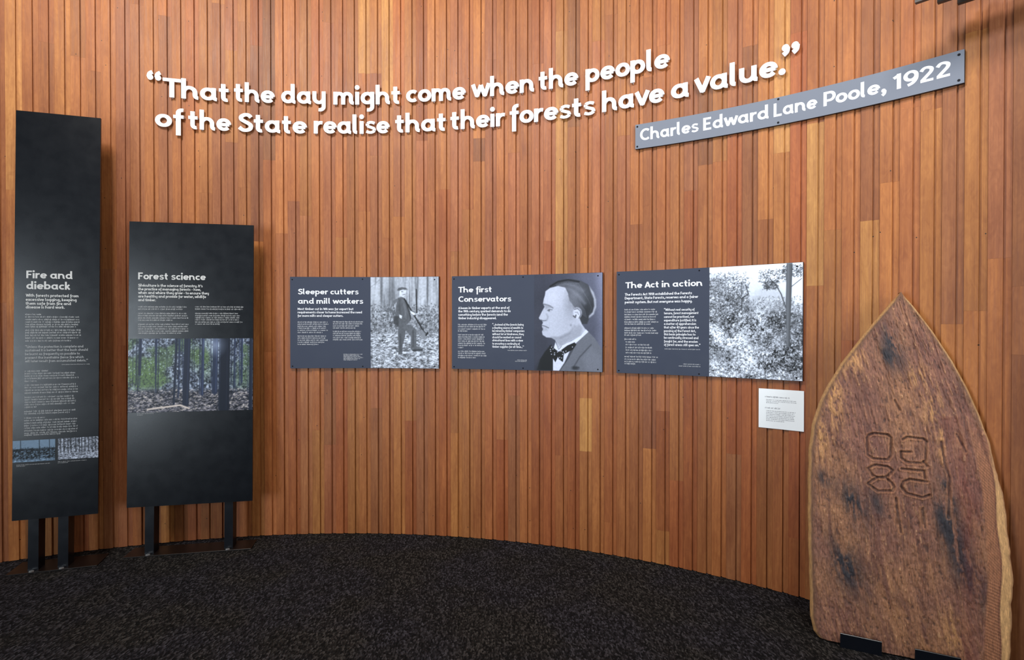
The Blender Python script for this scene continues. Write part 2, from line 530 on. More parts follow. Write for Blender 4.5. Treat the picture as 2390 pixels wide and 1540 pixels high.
def glyph(ch, wt=0.105, low=False):
    """union of the strokes of one letter -> 2-D verts, triangles, outline edges"""
    key = (ch, wt, low)
    if key in _gc:
        return _gc[key]
    strokes, adv = GL[ch]
    polys = []
    if ch in 's82': wt = wt * {'s': .80, '8': .86, '2': .95}[ch]
    for s in strokes:
        if s[0] == 'dot':
            n = 8 if low else 16
            k = wt / 0.105
            polys.append([(s[1] + s[3] * k * math.cos(2 * math.pi * i / n), s[2] + s[3] * k * math.sin(2 * math.pi * i / n)) for i in range(n)])
            continue
        pts = list(s)
        if low and len(pts) > 6:
            keep = pts[::2]
            if keep[-1] != pts[-1]: keep.append(pts[-1])
            pts = keep
        closed = math.hypot(pts[0][0] - pts[-1][0], pts[0][1] - pts[-1][1]) < 1e-6
        m = len(pts)
        offs = []
        for i in range(m):
            if closed:
                a, c = pts[(i - 1) % (m - 1)], pts[(i + 1) % (m - 1)]
            else:
                a, c = pts[max(i - 1, 0)], pts[min(i + 1, m - 1)]
            dx, dy = c[0] - a[0], c[1] - a[1]
            l = math.hypot(dx, dy) or 1
            # horizontals a touch thinner than uprights
            w = wt * (0.80 + 0.20 * abs(dy) / l)
            offs.append((-dy / l * w, dx / l * w))
        for i in range(m - 1):
            p, q = pts[i], pts[i + 1]
            o, r_ = offs[i], offs[i + 1]
            polys.append([(p[0] - o[0], p[1] - o[1]), (q[0] - r_[0], q[1] - r_[1]), (q[0] + r_[0], q[1] + r_[1]), (p[0] + o[0], p[1] + o[1])])
    vs, fs = [], []
    for p in polys:
        ar = sum(p[i][0] * p[(i + 1) % len(p)][1] - p[(i + 1) % len(p)][0] * p[i][1] for i in range(len(p)))
        if ar < 0: p = p[::-1]
        fs.append(list(range(len(vs), len(vs) + len(p))))
        vs += [Vector(q) for q in p]
    V, E, F, ov, oe, of = geometry.delaunay_2d_cdt(vs, [], fs, 0, 1e-5)
    tris = []
    for f in F:
        cx, cy = sum(V[i][0] for i in f) / len(f), sum(V[i][1] for i in f) / len(f)
        if any(_inside(vs, p, cx, cy) for p in fs): tris.append(tuple(f))
    cnt = {}
    for f in tris:
        for i in range(len(f)):
            e = (f[i], f[(i + 1) % len(f)])
            cnt[e] = cnt.get(e, 0) + 1
    rim = [e for e in cnt if (e[1], e[0]) not in cnt]
    _gc[key] = ([tuple(v) for v in V], tris, rim, adv)
    return _gc[key]


def glyph_extents(ch, wt=0.105):
    V, T, _, _ = glyph(ch, wt)
    used = {i for t in T for i in t}
    xs = [V[i][0] for i in used]
    return min(xs), max(xs)


def layout(text, u0, u1, wt=0.105, space=0.30, track=0.0):
    """pen positions for each letter, scaled so that the ink runs from u0 to u1; returns [(ch, u_origin)], sx"""
    pen = 0.0
    pos = []
    for ch in text:
        if ch == ' ':
            pen += space
            continue
        pos.append((ch, pen))
        pen += GL[ch][1] + track
    lo = pos[0][1] + glyph_extents(pos[0][0], wt)[0]
    hi = pos[-1][1] + glyph_extents(pos[-1][0], wt)[1]
    sx = (u1 - u0) / (hi - lo)
    return [(c, u0 + (p - lo) * sx) for c, p in pos], sx


def text_faces(mb, text, u0, u1, z, size, fn, wt=0.105, low=False):
    """flat print: fn(u, z) -> world / local point"""
    pos, sx = layout(text, u0, u1, wt)
    for ch, uo in pos:
        V, T, _, _ = glyph(ch, wt, low)
        mb.add([fn(uo + v[0] * sx, z + v[1] * size) for v in V], T)


_mr = random.Random(5)


def micro_faces(mb, u0, u1, z, size, fn):
    """a line of small print, too small to read: rows of word-shaped marks"""
    u = u0
    cw = size * 0.52
    while u < u1 - cw * 0.6:
        n = _mr.choice([2, 3, 4, 5, 6, 7, 8])
        for _ in range(n):
            if u > u1 - cw * 0.5: break
            k = _mr.random()
            h = size * (0.66 if k < .62 else 0.98)
            b = 0 if k < .88 else -size * .3
            w = cw * _mr.uniform(.5, .86)
            t = size * .17
            def q(x0, x1, a, c):
                mb.add([fn(x0, a), fn(x1, a), fn(x1, c), fn(x0, c)], [(0, 1, 2, 3)])
            q(u, u + t, z + b, z + h)
            if w > cw * .6:
                q(u + w - t, u + w, z, z + size * .66)
                if _mr.random() < .6: q(u + t, u + w - t, z + size * .50, z + size * .66)
                if _mr.random() < .6: q(u + t, u + w - t, z, z + size * .15)
            else:
                q(u + t, u + w, z + size * .5, z + size * .66)
            u += cw
        u += cw * .7

# ------------------------------------------------------------------ printed photographs, painted as arrays
class Pic:
    def __init__(s, w, h, seed=0):
        s.w, s.h = w, h
        s.y, s.x = np.mgrid[0:h + 1, 0:w + 1]
        s.x = s.x / w
        s.y = s.y / h            # 0 top .. 1 bottom
        s.asp = w / h
        s.c = np.zeros((h + 1, w + 1, 3))
        s.r = np.random.RandomState(seed)

    def noise(s, fx, fy, octs=3, seed=None, gain=0.5):
        r = np.random.RandomState(seed) if seed is not None else s.r
        out = np.zeros_like(s.x)
        a, tot = 1.0, 0.0
        for o in range(octs):
            nx, ny = int(fx * 2 ** o) + 2, int(fy * 2 ** o) + 2
            g = r.rand(ny + 1, nx + 1)
            X, Y = s.x * (nx - 1), s.y * (ny - 1)
            xi, yi = X.astype(int), Y.astype(int)
            fx_, fy_ = X - xi, Y - yi
            fx_ = fx_ * fx_ * (3 - 2 * fx_)
            fy_ = fy_ * fy_ * (3 - 2 * fy_)
            v = (g[yi, xi] * (1 - fx_) + g[yi, xi + 1] * fx_) * (1 - fy_) + (g[yi + 1, xi] * (1 - fx_) + g[yi + 1, xi + 1] * fx_) * fy_
            out += v * a
            tot += a
            a *= gain
        return out / tot

    def blend(s, m, col):
        m = np.clip(m, 0, 1)[..., None]
        s.c = s.c * (1 - m) + np.asarray(col, float) * m

    def poly(s, pts, soft=0.6):
        X, Y = s.x * s.w, s.y * s.h
        P = [(p[0] * s.w, p[1] * s.h) for p in pts]
        ins = np.zeros(X.shape, bool)
        d2 = np.full(X.shape, 1e9)
        n = len(P)
        for i in range(n):
            x1, y1 = P[i]
            x2, y2 = P[(i + 1) % n]
            if y1 != y2:
                c = ((y1 > Y) != (y2 > Y)) & (X < (x2 - x1) * (Y - y1) / (y2 - y1) + x1)
                ins ^= c
            L2 = (x2 - x1) ** 2 + (y2 - y1) ** 2 + 1e-9
            t = np.clip(((X - x1) * (x2 - x1) + (Y - y1) * (y2 - y1)) / L2, 0, 1)
            d2 = np.minimum(d2, (X - x1 - t * (x2 - x1)) ** 2 + (Y - y1 - t * (y2 - y1)) ** 2)
        d = np.sqrt(d2) * np.where(ins, 1, -1)
        return np.clip(0.5 + d / (2 * soft), 0, 1)

    def line(s, pts, wd, soft=0.7):
        X, Y = s.x * s.w, s.y * s.h
        d = np.full(X.shape, 1e9)
        for (a, b), (c, e) in zip(pts[:-1], pts[1:]):
            x1, y1, x2, y2 = a * s.w, b * s.h, c * s.w, e * s.h
            L2 = (x2 - x1) ** 2 + (y2 - y1) ** 2 + 1e-9
            t = np.clip(((X - x1) * (x2 - x1) + (Y - y1) * (y2 - y1)) / L2, 0, 1)
            d = np.minimum(d, np.hypot(X - x1 - t * (x2 - x1), Y - y1 - t * (y2 - y1)))
        return np.clip(0.5 + (wd - d) / (2 * soft), 0, 1)

    def ell(s, cx, cy, rx, ry, soft=0.15):
        d = np.hypot((s.x - cx) / rx, (s.y - cy) / ry)
        return np.clip((1 + soft - d) / (2 * soft), 0, 1)

    def strokes(s, n, box, ln, col, spread=0.15, ang=(0, 6.28), dark=None):
        """many short dabs (twigs, leaves, litter)"""
        H, W = s.h + 1, s.w + 1
        for _ in range(n):
            x = s.r.uniform(box[0], box[2]) * s.w
            y = s.r.uniform(box[1], box[3]) * s.h
            a = s.r.uniform(*ang)
            l = s.r.uniform(0.4, 1) * ln
            k = s.r.uniform(1 - spread, 1 + spread)
            for t in np.arange(0, l, 0.8):
                i, j = int(y + math.sin(a) * t), int(x + math.cos(a) * t)
                if 0 <= i < H and 0 <= j < W:
                    s.c[i, j] = s.c[i, j] * .25 + np.asarray(col) * k * .75

    def blur(s, n=1):
        for _ in range(n):
            p = np.pad(s.c, ((1, 1), (1, 1), (0, 0)), 'edge')
            s.c = (p[:-2, 1:-1] + p[2:, 1:-1] + p[1:-1, :-2] + p[1:-1, 2:] + 4 * p[1:-1, 1:-1]) / 8


COOL = np.array([0.95, 0.99, 1.06])


def grey(v, k=COOL):
    return np.asarray(v)[..., None] * k if np.ndim(v) else v * k


def sm(a, b, x):
    t = np.clip((x - a) / (b - a), 0, 1)
    return t * t * (3 - 2 * t)


def pic_sleeper_cutter():
    p = Pic(160, 210, 11)
    X = lambda x: (x - 1217) / 935
    Y = lambda y: (y - 160) / 1255
    P = lambda *q: [(X(q[i]), Y(q[i + 1])) for i in range(0, len(q), 2)]
    base = 0.74 - 0.14 * p.noise(7, 3, 3)
    bark = p.noise(24, 1.2, 3)
    v = base - 0.28 * sm(.50, .72, bark) * (1 - sm(.15, .6, p.y))
    scrub = p.noise(26, 30, 4, gain=.75)
    mid = sm(.26, .42, p.y) * (1 - sm(.60, .66, p.y))
    v = v * (1 - mid) + mid * (0.40 + 0.75 * (scrub - .36))
    deb = sm(.60, .66, p.y)
    v = v * (1 - deb) + deb * (0.58 + 1.2 * (p.noise(22, 46, 4, gain=.8) - .5))
    p.c = grey(v)
    for x0, x1, w, g in ((1520, 1530, 4.2, .50), (1480, 1478, 2.2, .45), (2120, 2128, 2.6, .55), (2030, 2034, 2.0, .62), (1690, 1700, 1.6, .62), (1340, 1335, 2.4, .66), (1600, 1605, 1.4, .62), (1790, 1796, 1.6, .6), (1900, 1900, 2.5, .68)):
        p.blend(p.line(P(x0, 165, x1, 560), w) * .75, grey(g))
    p.blend(p.ell(X(1500), Y(420), .07, .11, .8) * .5, grey(.33))
    p.blend(p.line(P(1220, 300, 1340, 200), 1) * .5, grey(.5))
    p.strokes(620, (0, .62, 1, 1), 9, grey(.25), .5, (-.5, .5))
    p.strokes(620, (0, .62, 1, 1), 10, grey(.86), .08, (-.6, .6))
    p.strokes(420, (0, .3, 1, .62), 5, grey(.72), .2)
    p.strokes(420, (0, .3, 1, .62), 4, grey(.22), .3)
    # the stick behind, the axe across
    p.blend(p.line(P(1845, 335, 1850, 650), 1.5), grey(.20))
    # legs
    p.blend(p.poly(P(1600, 840, 1700, 850, 1690, 980, 1655, 1100, 1650, 1225, 1595, 1230, 1600, 1080, 1590, 960)), grey(.36))
    p.blend(p.poly(P(1650, 830, 1760, 810, 1850, 890, 1845, 1110, 1940, 1150, 1930, 1180, 1800, 1185, 1765, 1150, 1770, 980, 1690, 890)), grey(.38))
    p.blend(p.line(P(1800, 900, 1800, 1120), 2) * .6, grey(.27))
    p.blend(p.line(P(1625, 950, 1630, 1180), 2) * .6, grey(.26))
    p.blend(p.poly(P(1790, 1160, 1925, 1152, 1932, 1170, 1790, 1184)), grey(.24))
    # jacket
    p.blend(p.poly(P(1590, 445, 1660, 430, 1725, 530, 1755, 660, 1775, 750, 1730, 800, 1640, 860, 1545, 845, 1555, 700, 1565, 580)), grey(.36))
    p.blend(p.line(P(1575, 480, 1500, 540, 1470, 600), 3.4), grey(.42))
    p.blend(p.line(P(1470, 605, 1540, 650, 1615, 690), 2.8), grey(.38))
    p.blend(p.line(P(1500, 520, 1480, 575), 1.3) * .7, grey(.62))
    p.blend(p.line(P(1620, 470, 1610, 600, 1625, 680), 1.8, 1.5) * .5, grey(.26))
    p.blend(p.line(P(1660, 480, 1690, 600, 1700, 720), 2.2, 1.8) * .45, grey(.50))
    p.blend(p.poly(P(1525, 700, 1605, 700, 1600, 840, 1530, 800)) * .8, grey(.24))
    p.blend(p.line(P(1700, 490, 1740, 620, 1770, 730), 1.8) * .8, grey(.22))
    p.blend(p.poly(P(1610, 675, 1650, 695, 1640, 735, 1612, 715)), grey(.82))
    # head and hat
    p.blend(p.poly(P(1620, 340, 1705, 345, 1700, 400, 1660, 440, 1610, 420)), grey(.80))
    p.blend(p.line(P(1640, 360, 1660, 362), .8), grey(.35))
    p.blend(p.line(P(1660, 405, 1690, 400), .9), grey(.40))
    p.blend(p.poly(P(1583, 335, 1600, 310, 1650, 298, 1705, 308, 1728, 335, 1660, 330, 1620, 345, 1590, 352)), grey(.36))
    p.blend(p.line(P(1680, 460, 1965, 940), 1.5), grey(.14))
    p.blend(p.poly(P(1760, 620, 1830, 660, 1820, 690, 1770, 660)), grey(.85))
    p.blend(p.poly(P(1855, 905, 1930, 890, 1990, 960, 1985, 1015, 1960, 1030, 1880, 960)), grey(.50))
    p.blend(p.line(P(1980, 960, 2000, 930), 2), grey(.15))
    p.c *= (0.92 + .16 * p.noise(60, 60, 1))[..., None]
    p.blur(1)
    return p


def pic_portrait():
    p = Pic(188, 266, 3)
    X = lambda x: (x - 1225) / 940
    Y = lambda y: (y - 112) / 1330
    P = lambda *q: [(X(q[i]), Y(q[i + 1])) for i in range(0, len(q), 2)]
    bg = .34 + .16 * sm(.1, 1, p.x) * (1 - .6 * sm(.1, .9, p.y)) + .08 * (p.noise(3, 3, 3) - .5)
    bg = bg + .10 * sm(.85, 1, p.x)
    p.c = bg[..., None] * np.array([.95, .98, 1.14])
    K = np.array([.96, .99, 1.08])
    g = lambda v: v * K
    hair = p.poly(P(1395, 345, 1440, 270, 1520, 220, 1640, 188, 1760, 185, 1880, 215, 1970, 265, 2035, 350, 2075, 450, 2080, 560, 2055, 650, 1995, 710, 1960, 800, 1890, 800, 1780, 620, 1700, 480, 1560, 310), 1.5)
    p.blend(hair, g(.32))
    # combed strands
    for i in range(34):
        t = i / 33
        x0, y0 = 1440 + 260 * t, 300 - 95 * math.sin(math.pi * t * .6) + 10
        pts = P(x0, y0 + 15, x0 + 140, y0 + 10 + 20 * t, 1790 + 190 * t, 330 + 150 * t - 60 * (1 - t), 1880 + 140 * t, 520 + 60 * t, 1900 + 90 * t, 640 + 30 * t)
        p.blend(p.line(pts, .55) * hair * .7, g(.62 if i % 3 == 0 else .20))
    p.blend(p.ell(X(1800), Y(400), .15, .11, .9) * hair * .60, g(.64))
    p.blend(p.ell(X(1960), Y(620), .07, .09, .8) * hair * .5, g(.22))
    p.blend(p.line(P(1560, 275, 1660, 250, 1800, 280, 1900, 350), 3.5, 4) * hair * .55, g(.62))
    p.blend(p.line(P(1640, 300, 1740, 330, 1850, 420, 1930, 520), 3, 4) * hair * .5, g(.66))
    p.blend(p.poly(P(1990, 290, 2050, 370, 2082, 470, 2085, 570, 2050, 670, 1985, 720, 1985, 690, 2035, 640, 2058, 560, 2050, 460, 2010, 360), 2) * .9, g(.80))
    p.blend(p.line(P(1450, 280, 1560, 215, 1700, 195, 1850, 225), 2.0) * .7, g(.17))
    # face and neck
    face = p.poly(P(1385, 345, 1450, 300, 1560, 275, 1660, 300, 1700, 380, 1720, 480, 1790, 570, 1850, 700, 1890, 800, 1945, 880, 1880, 960, 1740, 1030, 1600, 1130, 1560, 1110, 1520, 1020, 1470, 990, 1400, 985, 1345, 950, 1335, 905, 1352, 870, 1336, 835, 1333, 812, 1350, 780, 1335, 752, 1300, 732, 1292, 712, 1335, 625, 1372, 560, 1350, 515, 1362, 450, 1378, 400), 1.0)
    p.blend(face, g(.83))
    p.blend(p.ell(X(1480), Y(420), .12, .09, .8) * face * .55, g(.90))
    p.blend(p.ell(X(1690), Y(700), .12, .16, .8) * face * .40, g(.74))
    p.blend(p.ell(X(1745), Y(520), .075, .11, .9) * .60, g(.60))
    for i in range(22):
        x0, y0 = 1690 + 9 * i, 400 + 6 * i
        p.blend(p.line(P(x0, y0, x0 + 60, y0 + 90, x0 + 80, y0 + 190), .5, .8) * hair * .45, g(.30 if i % 2 else .72))
    p.blend(p.poly(P(1420, 990, 1560, 985, 1750, 900, 1850, 800, 1900, 850, 1880, 960, 1700, 1040, 1600, 1120, 1530, 1040), 4) * face * .45, g(.60))
    p.blend(p.line(P(1480, 985, 1600, 985, 1720, 920, 1790, 830), 3, 3) * .28, g(.50))
    p.blend(p.poly(P(1352, 520, 1374, 560, 1385, 595, 1430, 590, 1480, 570, 1430, 540), 4) * .38, g(.50))
    p.blend(p.line(P(1358, 522, 1400, 532, 1445, 548, 1490, 578), 1.5, 1.6) * .55, g(.38))
    p.blend(p.line(P(1412, 612, 1440, 598, 1482, 604), .9, .9) * .75, g(.34))
    p.blend(p.line(P(1420, 626, 1470, 630), .8, 1) * .30, g(.50))
    p.blend(p.ell(X(1436), Y(612), .010, .008, .6) * .7, g(.25))
    p.blend(p.line(P(1400, 660, 1420, 700, 1405, 745), 2.2, 2) * .35, g(.55))
    p.blend(p.line(P(1322, 742, 1350, 754, 1392, 750), 1.3, 1.2) * .7, g(.40))
    p.blend(p.line(P(1336, 818, 1380, 830, 1428, 852), 1.1, 1.0) * .75, g(.36))
    p.blend(p.line(P(1345, 846, 1400, 862), 1.8, 2) * .30, g(.66))
    p.blend(p.line(P(1355, 884, 1400, 880), 2.4, 2.5) * .35, g(.60))
    p.blend(p.ell(X(1738), Y(815), .012, .011, .8) * .5, g(.50))
    # ear
    p.blend(p.ell(X(1828), Y(650), .062, .056, .2), g(.90))
    p.blend(p.line(P(1790, 600, 1830, 590, 1868, 620, 1875, 670, 1850, 720), 1.2, .8) * .75, g(.40))
    p.blend(p.line(P(1775, 690, 1800, 710, 1808, 680), 1.8, 1) * .75, g(.30))
    p.blend(p.line(P(1800, 640, 1830, 640, 1845, 670), 1.2, 1) * .5, g(.45))
    # collar, shirt, jacket
    p.blend(p.poly(P(1975, 900, 2060, 985, 2170, 1150, 2170, 1445, 1570, 1445, 1680, 1290, 1790, 1080), 1), g(.52))
    p.blend(p.poly(P(2010, 1110, 2140, 1230, 2170, 1445, 1960, 1445, 1900, 1250), 6) * .35, g(.62))
    p.blend(p.line(P(1790, 1100, 1700, 1270, 1580, 1440), 1.6, 1) * .6, g(.26))
    p.blend(p.line(P(2015, 1080, 1860, 1250, 1770, 1400, 1850, 1390), 1.6, 1.4) * .6, g(.32))
    p.blend(p.ell(X(1800), Y(1400), .05, .02, .5) * .6, g(.20))
    p.blend(p.poly(P(1470, 1080, 1380, 1180, 1310, 1290, 1265, 1445, 1500, 1445, 1500, 1240, 1460, 1150), 1.5), g(.17))
    p.blend(p.poly(P(1300, 1300, 1240, 1445, 1300, 1445), 5) * .6, g(.26))
    p.blend(p.poly(P(1490, 1230, 1570, 1190, 1730, 1160, 1650, 1330, 1575, 1445, 1490, 1445), .8), g(.93))
    p.blend(p.poly(P(1525, 1045, 1570, 1120, 1600, 1105, 1740, 1035, 1880, 955, 1945, 870, 1980, 905, 1810, 1060, 1590, 1190, 1500, 1140), .8), g(.95))
    p.blend(p.line(P(1530, 1050, 1570, 1150, 1610, 1105), 1, .8) * .6, g(.45))
    tie = p.poly(P(1442, 1095, 1490, 1120, 1570, 1185, 1690, 1095, 1790, 1050, 1815, 1080, 1760, 1150, 1640, 1215, 1630, 1320, 1580, 1290, 1560, 1250, 1525, 1325, 1470, 1240, 1442, 1170), .8)
    p.blend(tie, g(.10))
    r = np.random.RandomState(8)
    for i in range(46):
        x, y = r.uniform(1445, 1810), r.uniform(1060, 1320)
        p.blend(p.ell(X(x), Y(y), .008, .0058, .4) * tie, g(.90))
    p.c *= (0.97 + .06 * p.noise(80, 110, 1))[..., None]
    p.blur(1)
    p.c = (p.c - .08) * .97
    return p


def pic_bush(w, h, seed=5):
    p = Pic(w, h, seed)
    X = lambda x: (x - 868) / 795
    Y = lambda y: (y - 60) / 1000
    P = lambda *q: [(X(q[i]), Y(q[i + 1])) for i in range(0, len(q), 2)]
    leaf = p.noise(46, 60, 3, gain=.95)
    clump = p.noise(7, 8, 3)
    dens = sm(.10, .50, p.y + .30 * (.55 - p.x) + .25 * (clump - .5))
    big = p.noise(4, 5, 3)
    v = .95 * (1 - dens) + dens * (.50 + 1.1 * (big - .5) + .6 * (clump - .5) + 1.5 * (leaf - .5))
    v = v * (1 - .25 * sm(.3, .4, p.y) * sm(.55, .7, p.x) * (1 - sm(.5, .6, p.y)))
    v = np.clip(v, .08, 1)
    p.c = grey(v)
    # misty hillside, middle right
    p.blend(p.ell(X(1380), Y(330), .20, .10, .6) * .8, grey(.74))
    p.blend(p.ell(X(1340), Y(420), .22, .06, .7) * .6, grey(.58))
    # darker bands of the gully
    for x, y, rx, ry, g_ in ((1380, 740, .22, .055, .30), (1000, 870, .14, .06, .34), (940, 240, .10, .09, .42), (1010, 480, .14, .06, .48), (1500, 640, .12, .10, .36)):
        p.blend(p.ell(X(x), Y(y), rx, ry, .8) * .6 * (leaf > .40), grey(g_))
    for x, y, rx, ry in ((1160, 760, .12, .06), (1440, 760, .05, .03), (1200, 900, .20, .08), (1350, 650, .04, .03), (1250, 620, .12, .05)):
        p.blend(p.ell(X(x), Y(y), rx, ry, .8) * .5 * (leaf > .46), grey(.92))
    n = int(w * h / 9)
    p.strokes(n // 4, (0, .30, 1, 1), 5, grey(.92), .1)
    p.strokes(n // 5, (0, .28, 1, 1), 5, grey(.26), .5)
    p.strokes(n // 6, (0, .10, .45, .42), 4, grey(.28), .4)
    for bx in ((.55, .05, .85, .16), (.60, .15, .75, .22), (.80, .02, 1, .12), (.0, .05, .42, .3)):
        p.strokes(n // 22, bx, 5, grey(.30), .4)
    tr = lambda a, wd, g_: p.blend(p.line(a, wd, .6), grey(g_))
    tr(P(1155, 440, 1160, 350, 1215, 310, 1190, 230), 1.0, .22)
    tr(P(1160, 360, 1110, 300), .8, .25)
    tr(P(1155, 330, 1158, 200), .8, .3)
    tr(P(1000, 250, 1110, 300), .6, .35)
    tr(P(1525, 430, 1490, 320, 1440, 230, 1400, 190), 1.1, .25)
    tr(P(1575, 260, 1655, 195), .8, .3)
    p.blend(p.poly(P(1533, 60, 1582, 60, 1572, 400, 1558, 780, 1535, 780, 1528, 400), .8), grey(.37))
    p.blend(p.line(P(1548, 60, 1542, 760), 1.2) * .5, grey(.50))
    p.blend(p.line(P(1574, 80, 1560, 760), 1.2) * .6, grey(.26))
    p.blur(1)
    return p


def pic_forest_colour(w, h, seed=2):
    p = Pic(w, h, seed)
    X = lambda x: (x - 36) / 548
    Y = lambda y: (y - 545) / 318
    leaf = p.noise(50, 30, 3, gain=.9)
    cl = p.noise(6, 4, 3)
    sky = np.clip(.45 + 1.8 * (leaf - .5), .05, .85)
    p.c = sky[..., None] * np.array([.62, .66, .72])
    gm = sm(.48, .62, cl) * (1 - sm(.62, .72, p.y)) * (.4 + .9 * leaf)
    p.blend(gm * .8, (.20, .26, .13))
    for x, y, rx, ry in ((100, 700, .13, .17), (540, 710, .08, .16), (370, 640, .05, .2), (320, 620, .03, .15)):
        p.blend(p.ell(X(x), Y(y), rx, ry, .8) * np.clip(leaf * 1.4, 0, 1) * .8, (.25, .33, .15))
    fl = sm(.66, .76, p.y + .05 * (cl - .5))
    litter = p.noise(50, 60, 3, gain=.9)
    p.c = p.c * (1 - fl[..., None]) + fl[..., None] * np.clip(.28 + 1.7 * (litter - .48), .03, .9)[..., None] * np.array([.60, .57, .58])
    p.strokes(700, (0, 0, 1, .65), 4, (.03, .04, .04), .5)
    p.strokes(420, (0, 0, 1, .5), 3, (.60, .66, .70), .2)
    p.strokes(300, (0, .3, .3, .7), 3, (.32, .42, .18), .3)
    p.strokes(500, (0, .70, 1, 1), 7, (.62, .58, .54), .3, (-.6, .6))
    p.strokes(500, (0, .70, 1, 1), 6, (.04, .04, .06), .4, (-.6, .6))
    D = np.array([.055, .065, .095])
    for i in range(34):
        x = 36 + 548 * p.r.rand()
        p.blend(p.line([(X(x), 0), (X(x + p.r.uniform(-6, 6)), p.r.uniform(.6, .78))], p.r.uniform(.6, 1.6)) * .75, D * p.r.uniform(.8, 2.2))
    for x0, x1, yb, wd, k in ((90, 86, 700, 2.6, 1), (245, 232, 835, 2.6, .8), (258, 252, 800, 1.6, 1.2), (292, 284, 830, 7.5, 1), (360, 356, 790, 3.6, 1.6), (416, 412, 780, 6.5, 1.5), (434, 432, 860, 1.6, .7),
                              (460, 455, 865, 11.5, .55), (535, 533, 740, 2.2, 1.4), (576, 574, 865, 4.5, .8), (158, 155, 700, 1.8, 1.3), (503, 500, 760, 1.8, 1.3)):
        p.blend(p.line([(X(x0), -.02), (X(x1), Y(yb))], wd, .8), D * k)
        p.blend(p.line([(X(x0 + wd * .8), -.02), (X(x1 + wd * .8), Y(yb))], .7, .8) * .5, D * k * 2.6)
    p.blend(p.line([(X(120), Y(850)), (X(260), Y(835)), (X(300), Y(850))], 2), (.62, .57, .52))
    p.blend(p.ell(X(410), Y(575), .06, .10, .9) * .35, (.75, .80, .88))
    p.blur(1)
    p.c = p.c * .80 + np.array([.085, .095, .115])
    return p


def pic_forest_small(w, h, seed, tint, cloud):
    p = Pic(w, h, seed)
    lf = p.noise(26, 16, 3, gain=.8)
    v = np.clip(.55 + 1.1 * (lf - .5), .1, .9)
    if cloud:
        v = v * .62
        v = np.where(p.y < .38, .70 - .1 * lf + 0 * v, v)
        v = v - .12 * sm(.35, .5, p.y) * (1 - sm(.8, .95, p.y)) + .22 * sm(.82, .95, p.y)
    p.c = v[..., None] * np.asarray(tint)
    p.strokes(260, (0, .35 if cloud else 0, 1, .9), 4, np.asarray(tint) * .22, .4)
    p.strokes(220, (0, .5, 1, 1), 5, np.asarray(tint) * .85, .2, (-.5, .5))
    for x in ((.18, .62, .86) if cloud else (.06, .14, .24, .31, .43, .52, .58, .66, .75, .84, .93)):
        p.blend(p.line([(x, 0), (x + .01, .9 if cloud else .68)], .9 if cloud else 1.2, .6) * .8, np.asarray(tint) * .16)
    p.blur(1)
    return p


def photo_mesh(pic, fn, gain=1.0):
    """pic as a fine grid of coloured corners; fn(s, t) with s 0..1 left-right, t 0..1 top-down -> point"""
    nx, ny = pic.w, pic.h
    vs = [fn(i / nx, j / ny) for j in range(ny + 1) for i in range(nx + 1)]
    idx = np.arange((nx + 1) * (ny + 1)).reshape(ny + 1, nx + 1)
    q = np.stack([idx[1:, :-1], idx[1:, 1:], idx[:-1, 1:], idx[:-1, :-1]], -1).reshape(-1, 4)
    me = bpy.data.meshes.new('photo_print')
    nq = len(q)
    me.vertices.add(len(vs))
    me.vertices.foreach_set('co', np.asarray(vs, dtype=np.float32).ravel())
    me.loops.add(nq * 4)
    me.loops.foreach_set('vertex_index', q.ravel().astype(np.int32))
    me.polygons.add(nq)
    me.polygons.foreach_set('loop_start', np.arange(0, nq * 4, 4, dtype=np.int32))
    me.update(calc_edges=True)
    me.validate()
    at = me.color_attributes.new('print', 'FLOAT_COLOR', 'POINT')
    g0 = pic.c * gain
    srgb = np.clip((g0 - .42) * 1.16 + .42, 0.02, 1)
    lin = np.where(srgb <= .04045, srgb / 12.92, ((srgb + .055) / 1.055) ** 2.4)
    rgba = np.concatenate([lin, np.ones(lin.shape[:2] + (1,))], -1).reshape(-1)
    at.data.foreach_set('color', rgba.astype(np.float32))
    return me

# ================================================================== THE SETTING
def grid_plane(name, x0, x1, y0, y1, z, mat, flip=False):
    f = (0, 3, 2, 1) if flip else (0, 1, 2, 3)
    o = link(name, mesh(name, [(x0, y0, z), (x1, y0, z), (x1, y1, z), (x0, y1, z)], [f]), mat)
    return tag(o, kind='structure')


grid_plane('floor', -5.5, 5.5, -4.0, 4.0, 0.0, M['carpet'])
grid_plane('ceiling', -5.5, 5.5, -1.6, 4.0, 4.42, M['ceiling'], True)

U_A, U_B = -1.02, 6.70
mb = MB()
us = np.linspace(U_A, U_B, 90)
for u in us:
    for off, z in ((-.022, 0), (-.022, 4.42), (-.05, 4.42), (-.05, 0)):
        mb.v.append(wall_pt(u, off, z))
for i in range(len(us) - 1):
    for k in range(4):
        a, b_ = i * 4 + k, i * 4 + (k + 1) % 4
        mb.f.append((a, a + 4, b_ + 4, b_))
mb.f.append((0, 1, 2, 3))
n_ = (len(us) - 1) * 4
mb.f.append((n_ + 3, n_ + 2, n_ + 1, n_))
wall = tag(mb.build('wall_back', M['backing']), kind='structure')

# ---- the boards: a proud face, a deep slot and a set-back strip, butt-jointed at random heights
PROF = [(.0006, .0012), (.0016, 0), (.0482, 0), (.0492, .0012), (.0494, .0115), (.0570, .0115), (.0574, .0055), (.0776, .0055), (.0776, .0215), (.0006, .0215)]


def plank_mesh(z1):
    n = len(PROF)
    vs = [(x, y, 0) for x, y in PROF] + [(x, y, z1) for x, y in PROF]
    fs = [(k, (k + 1) % n, n + (k + 1) % n, n + k) for k in range(n)]
    fs += [tuple(range(n - 1, -1, -1)), tuple(range(n, 2 * n))]
    return mesh('plank', vs, fs)


rw = random.Random(41)


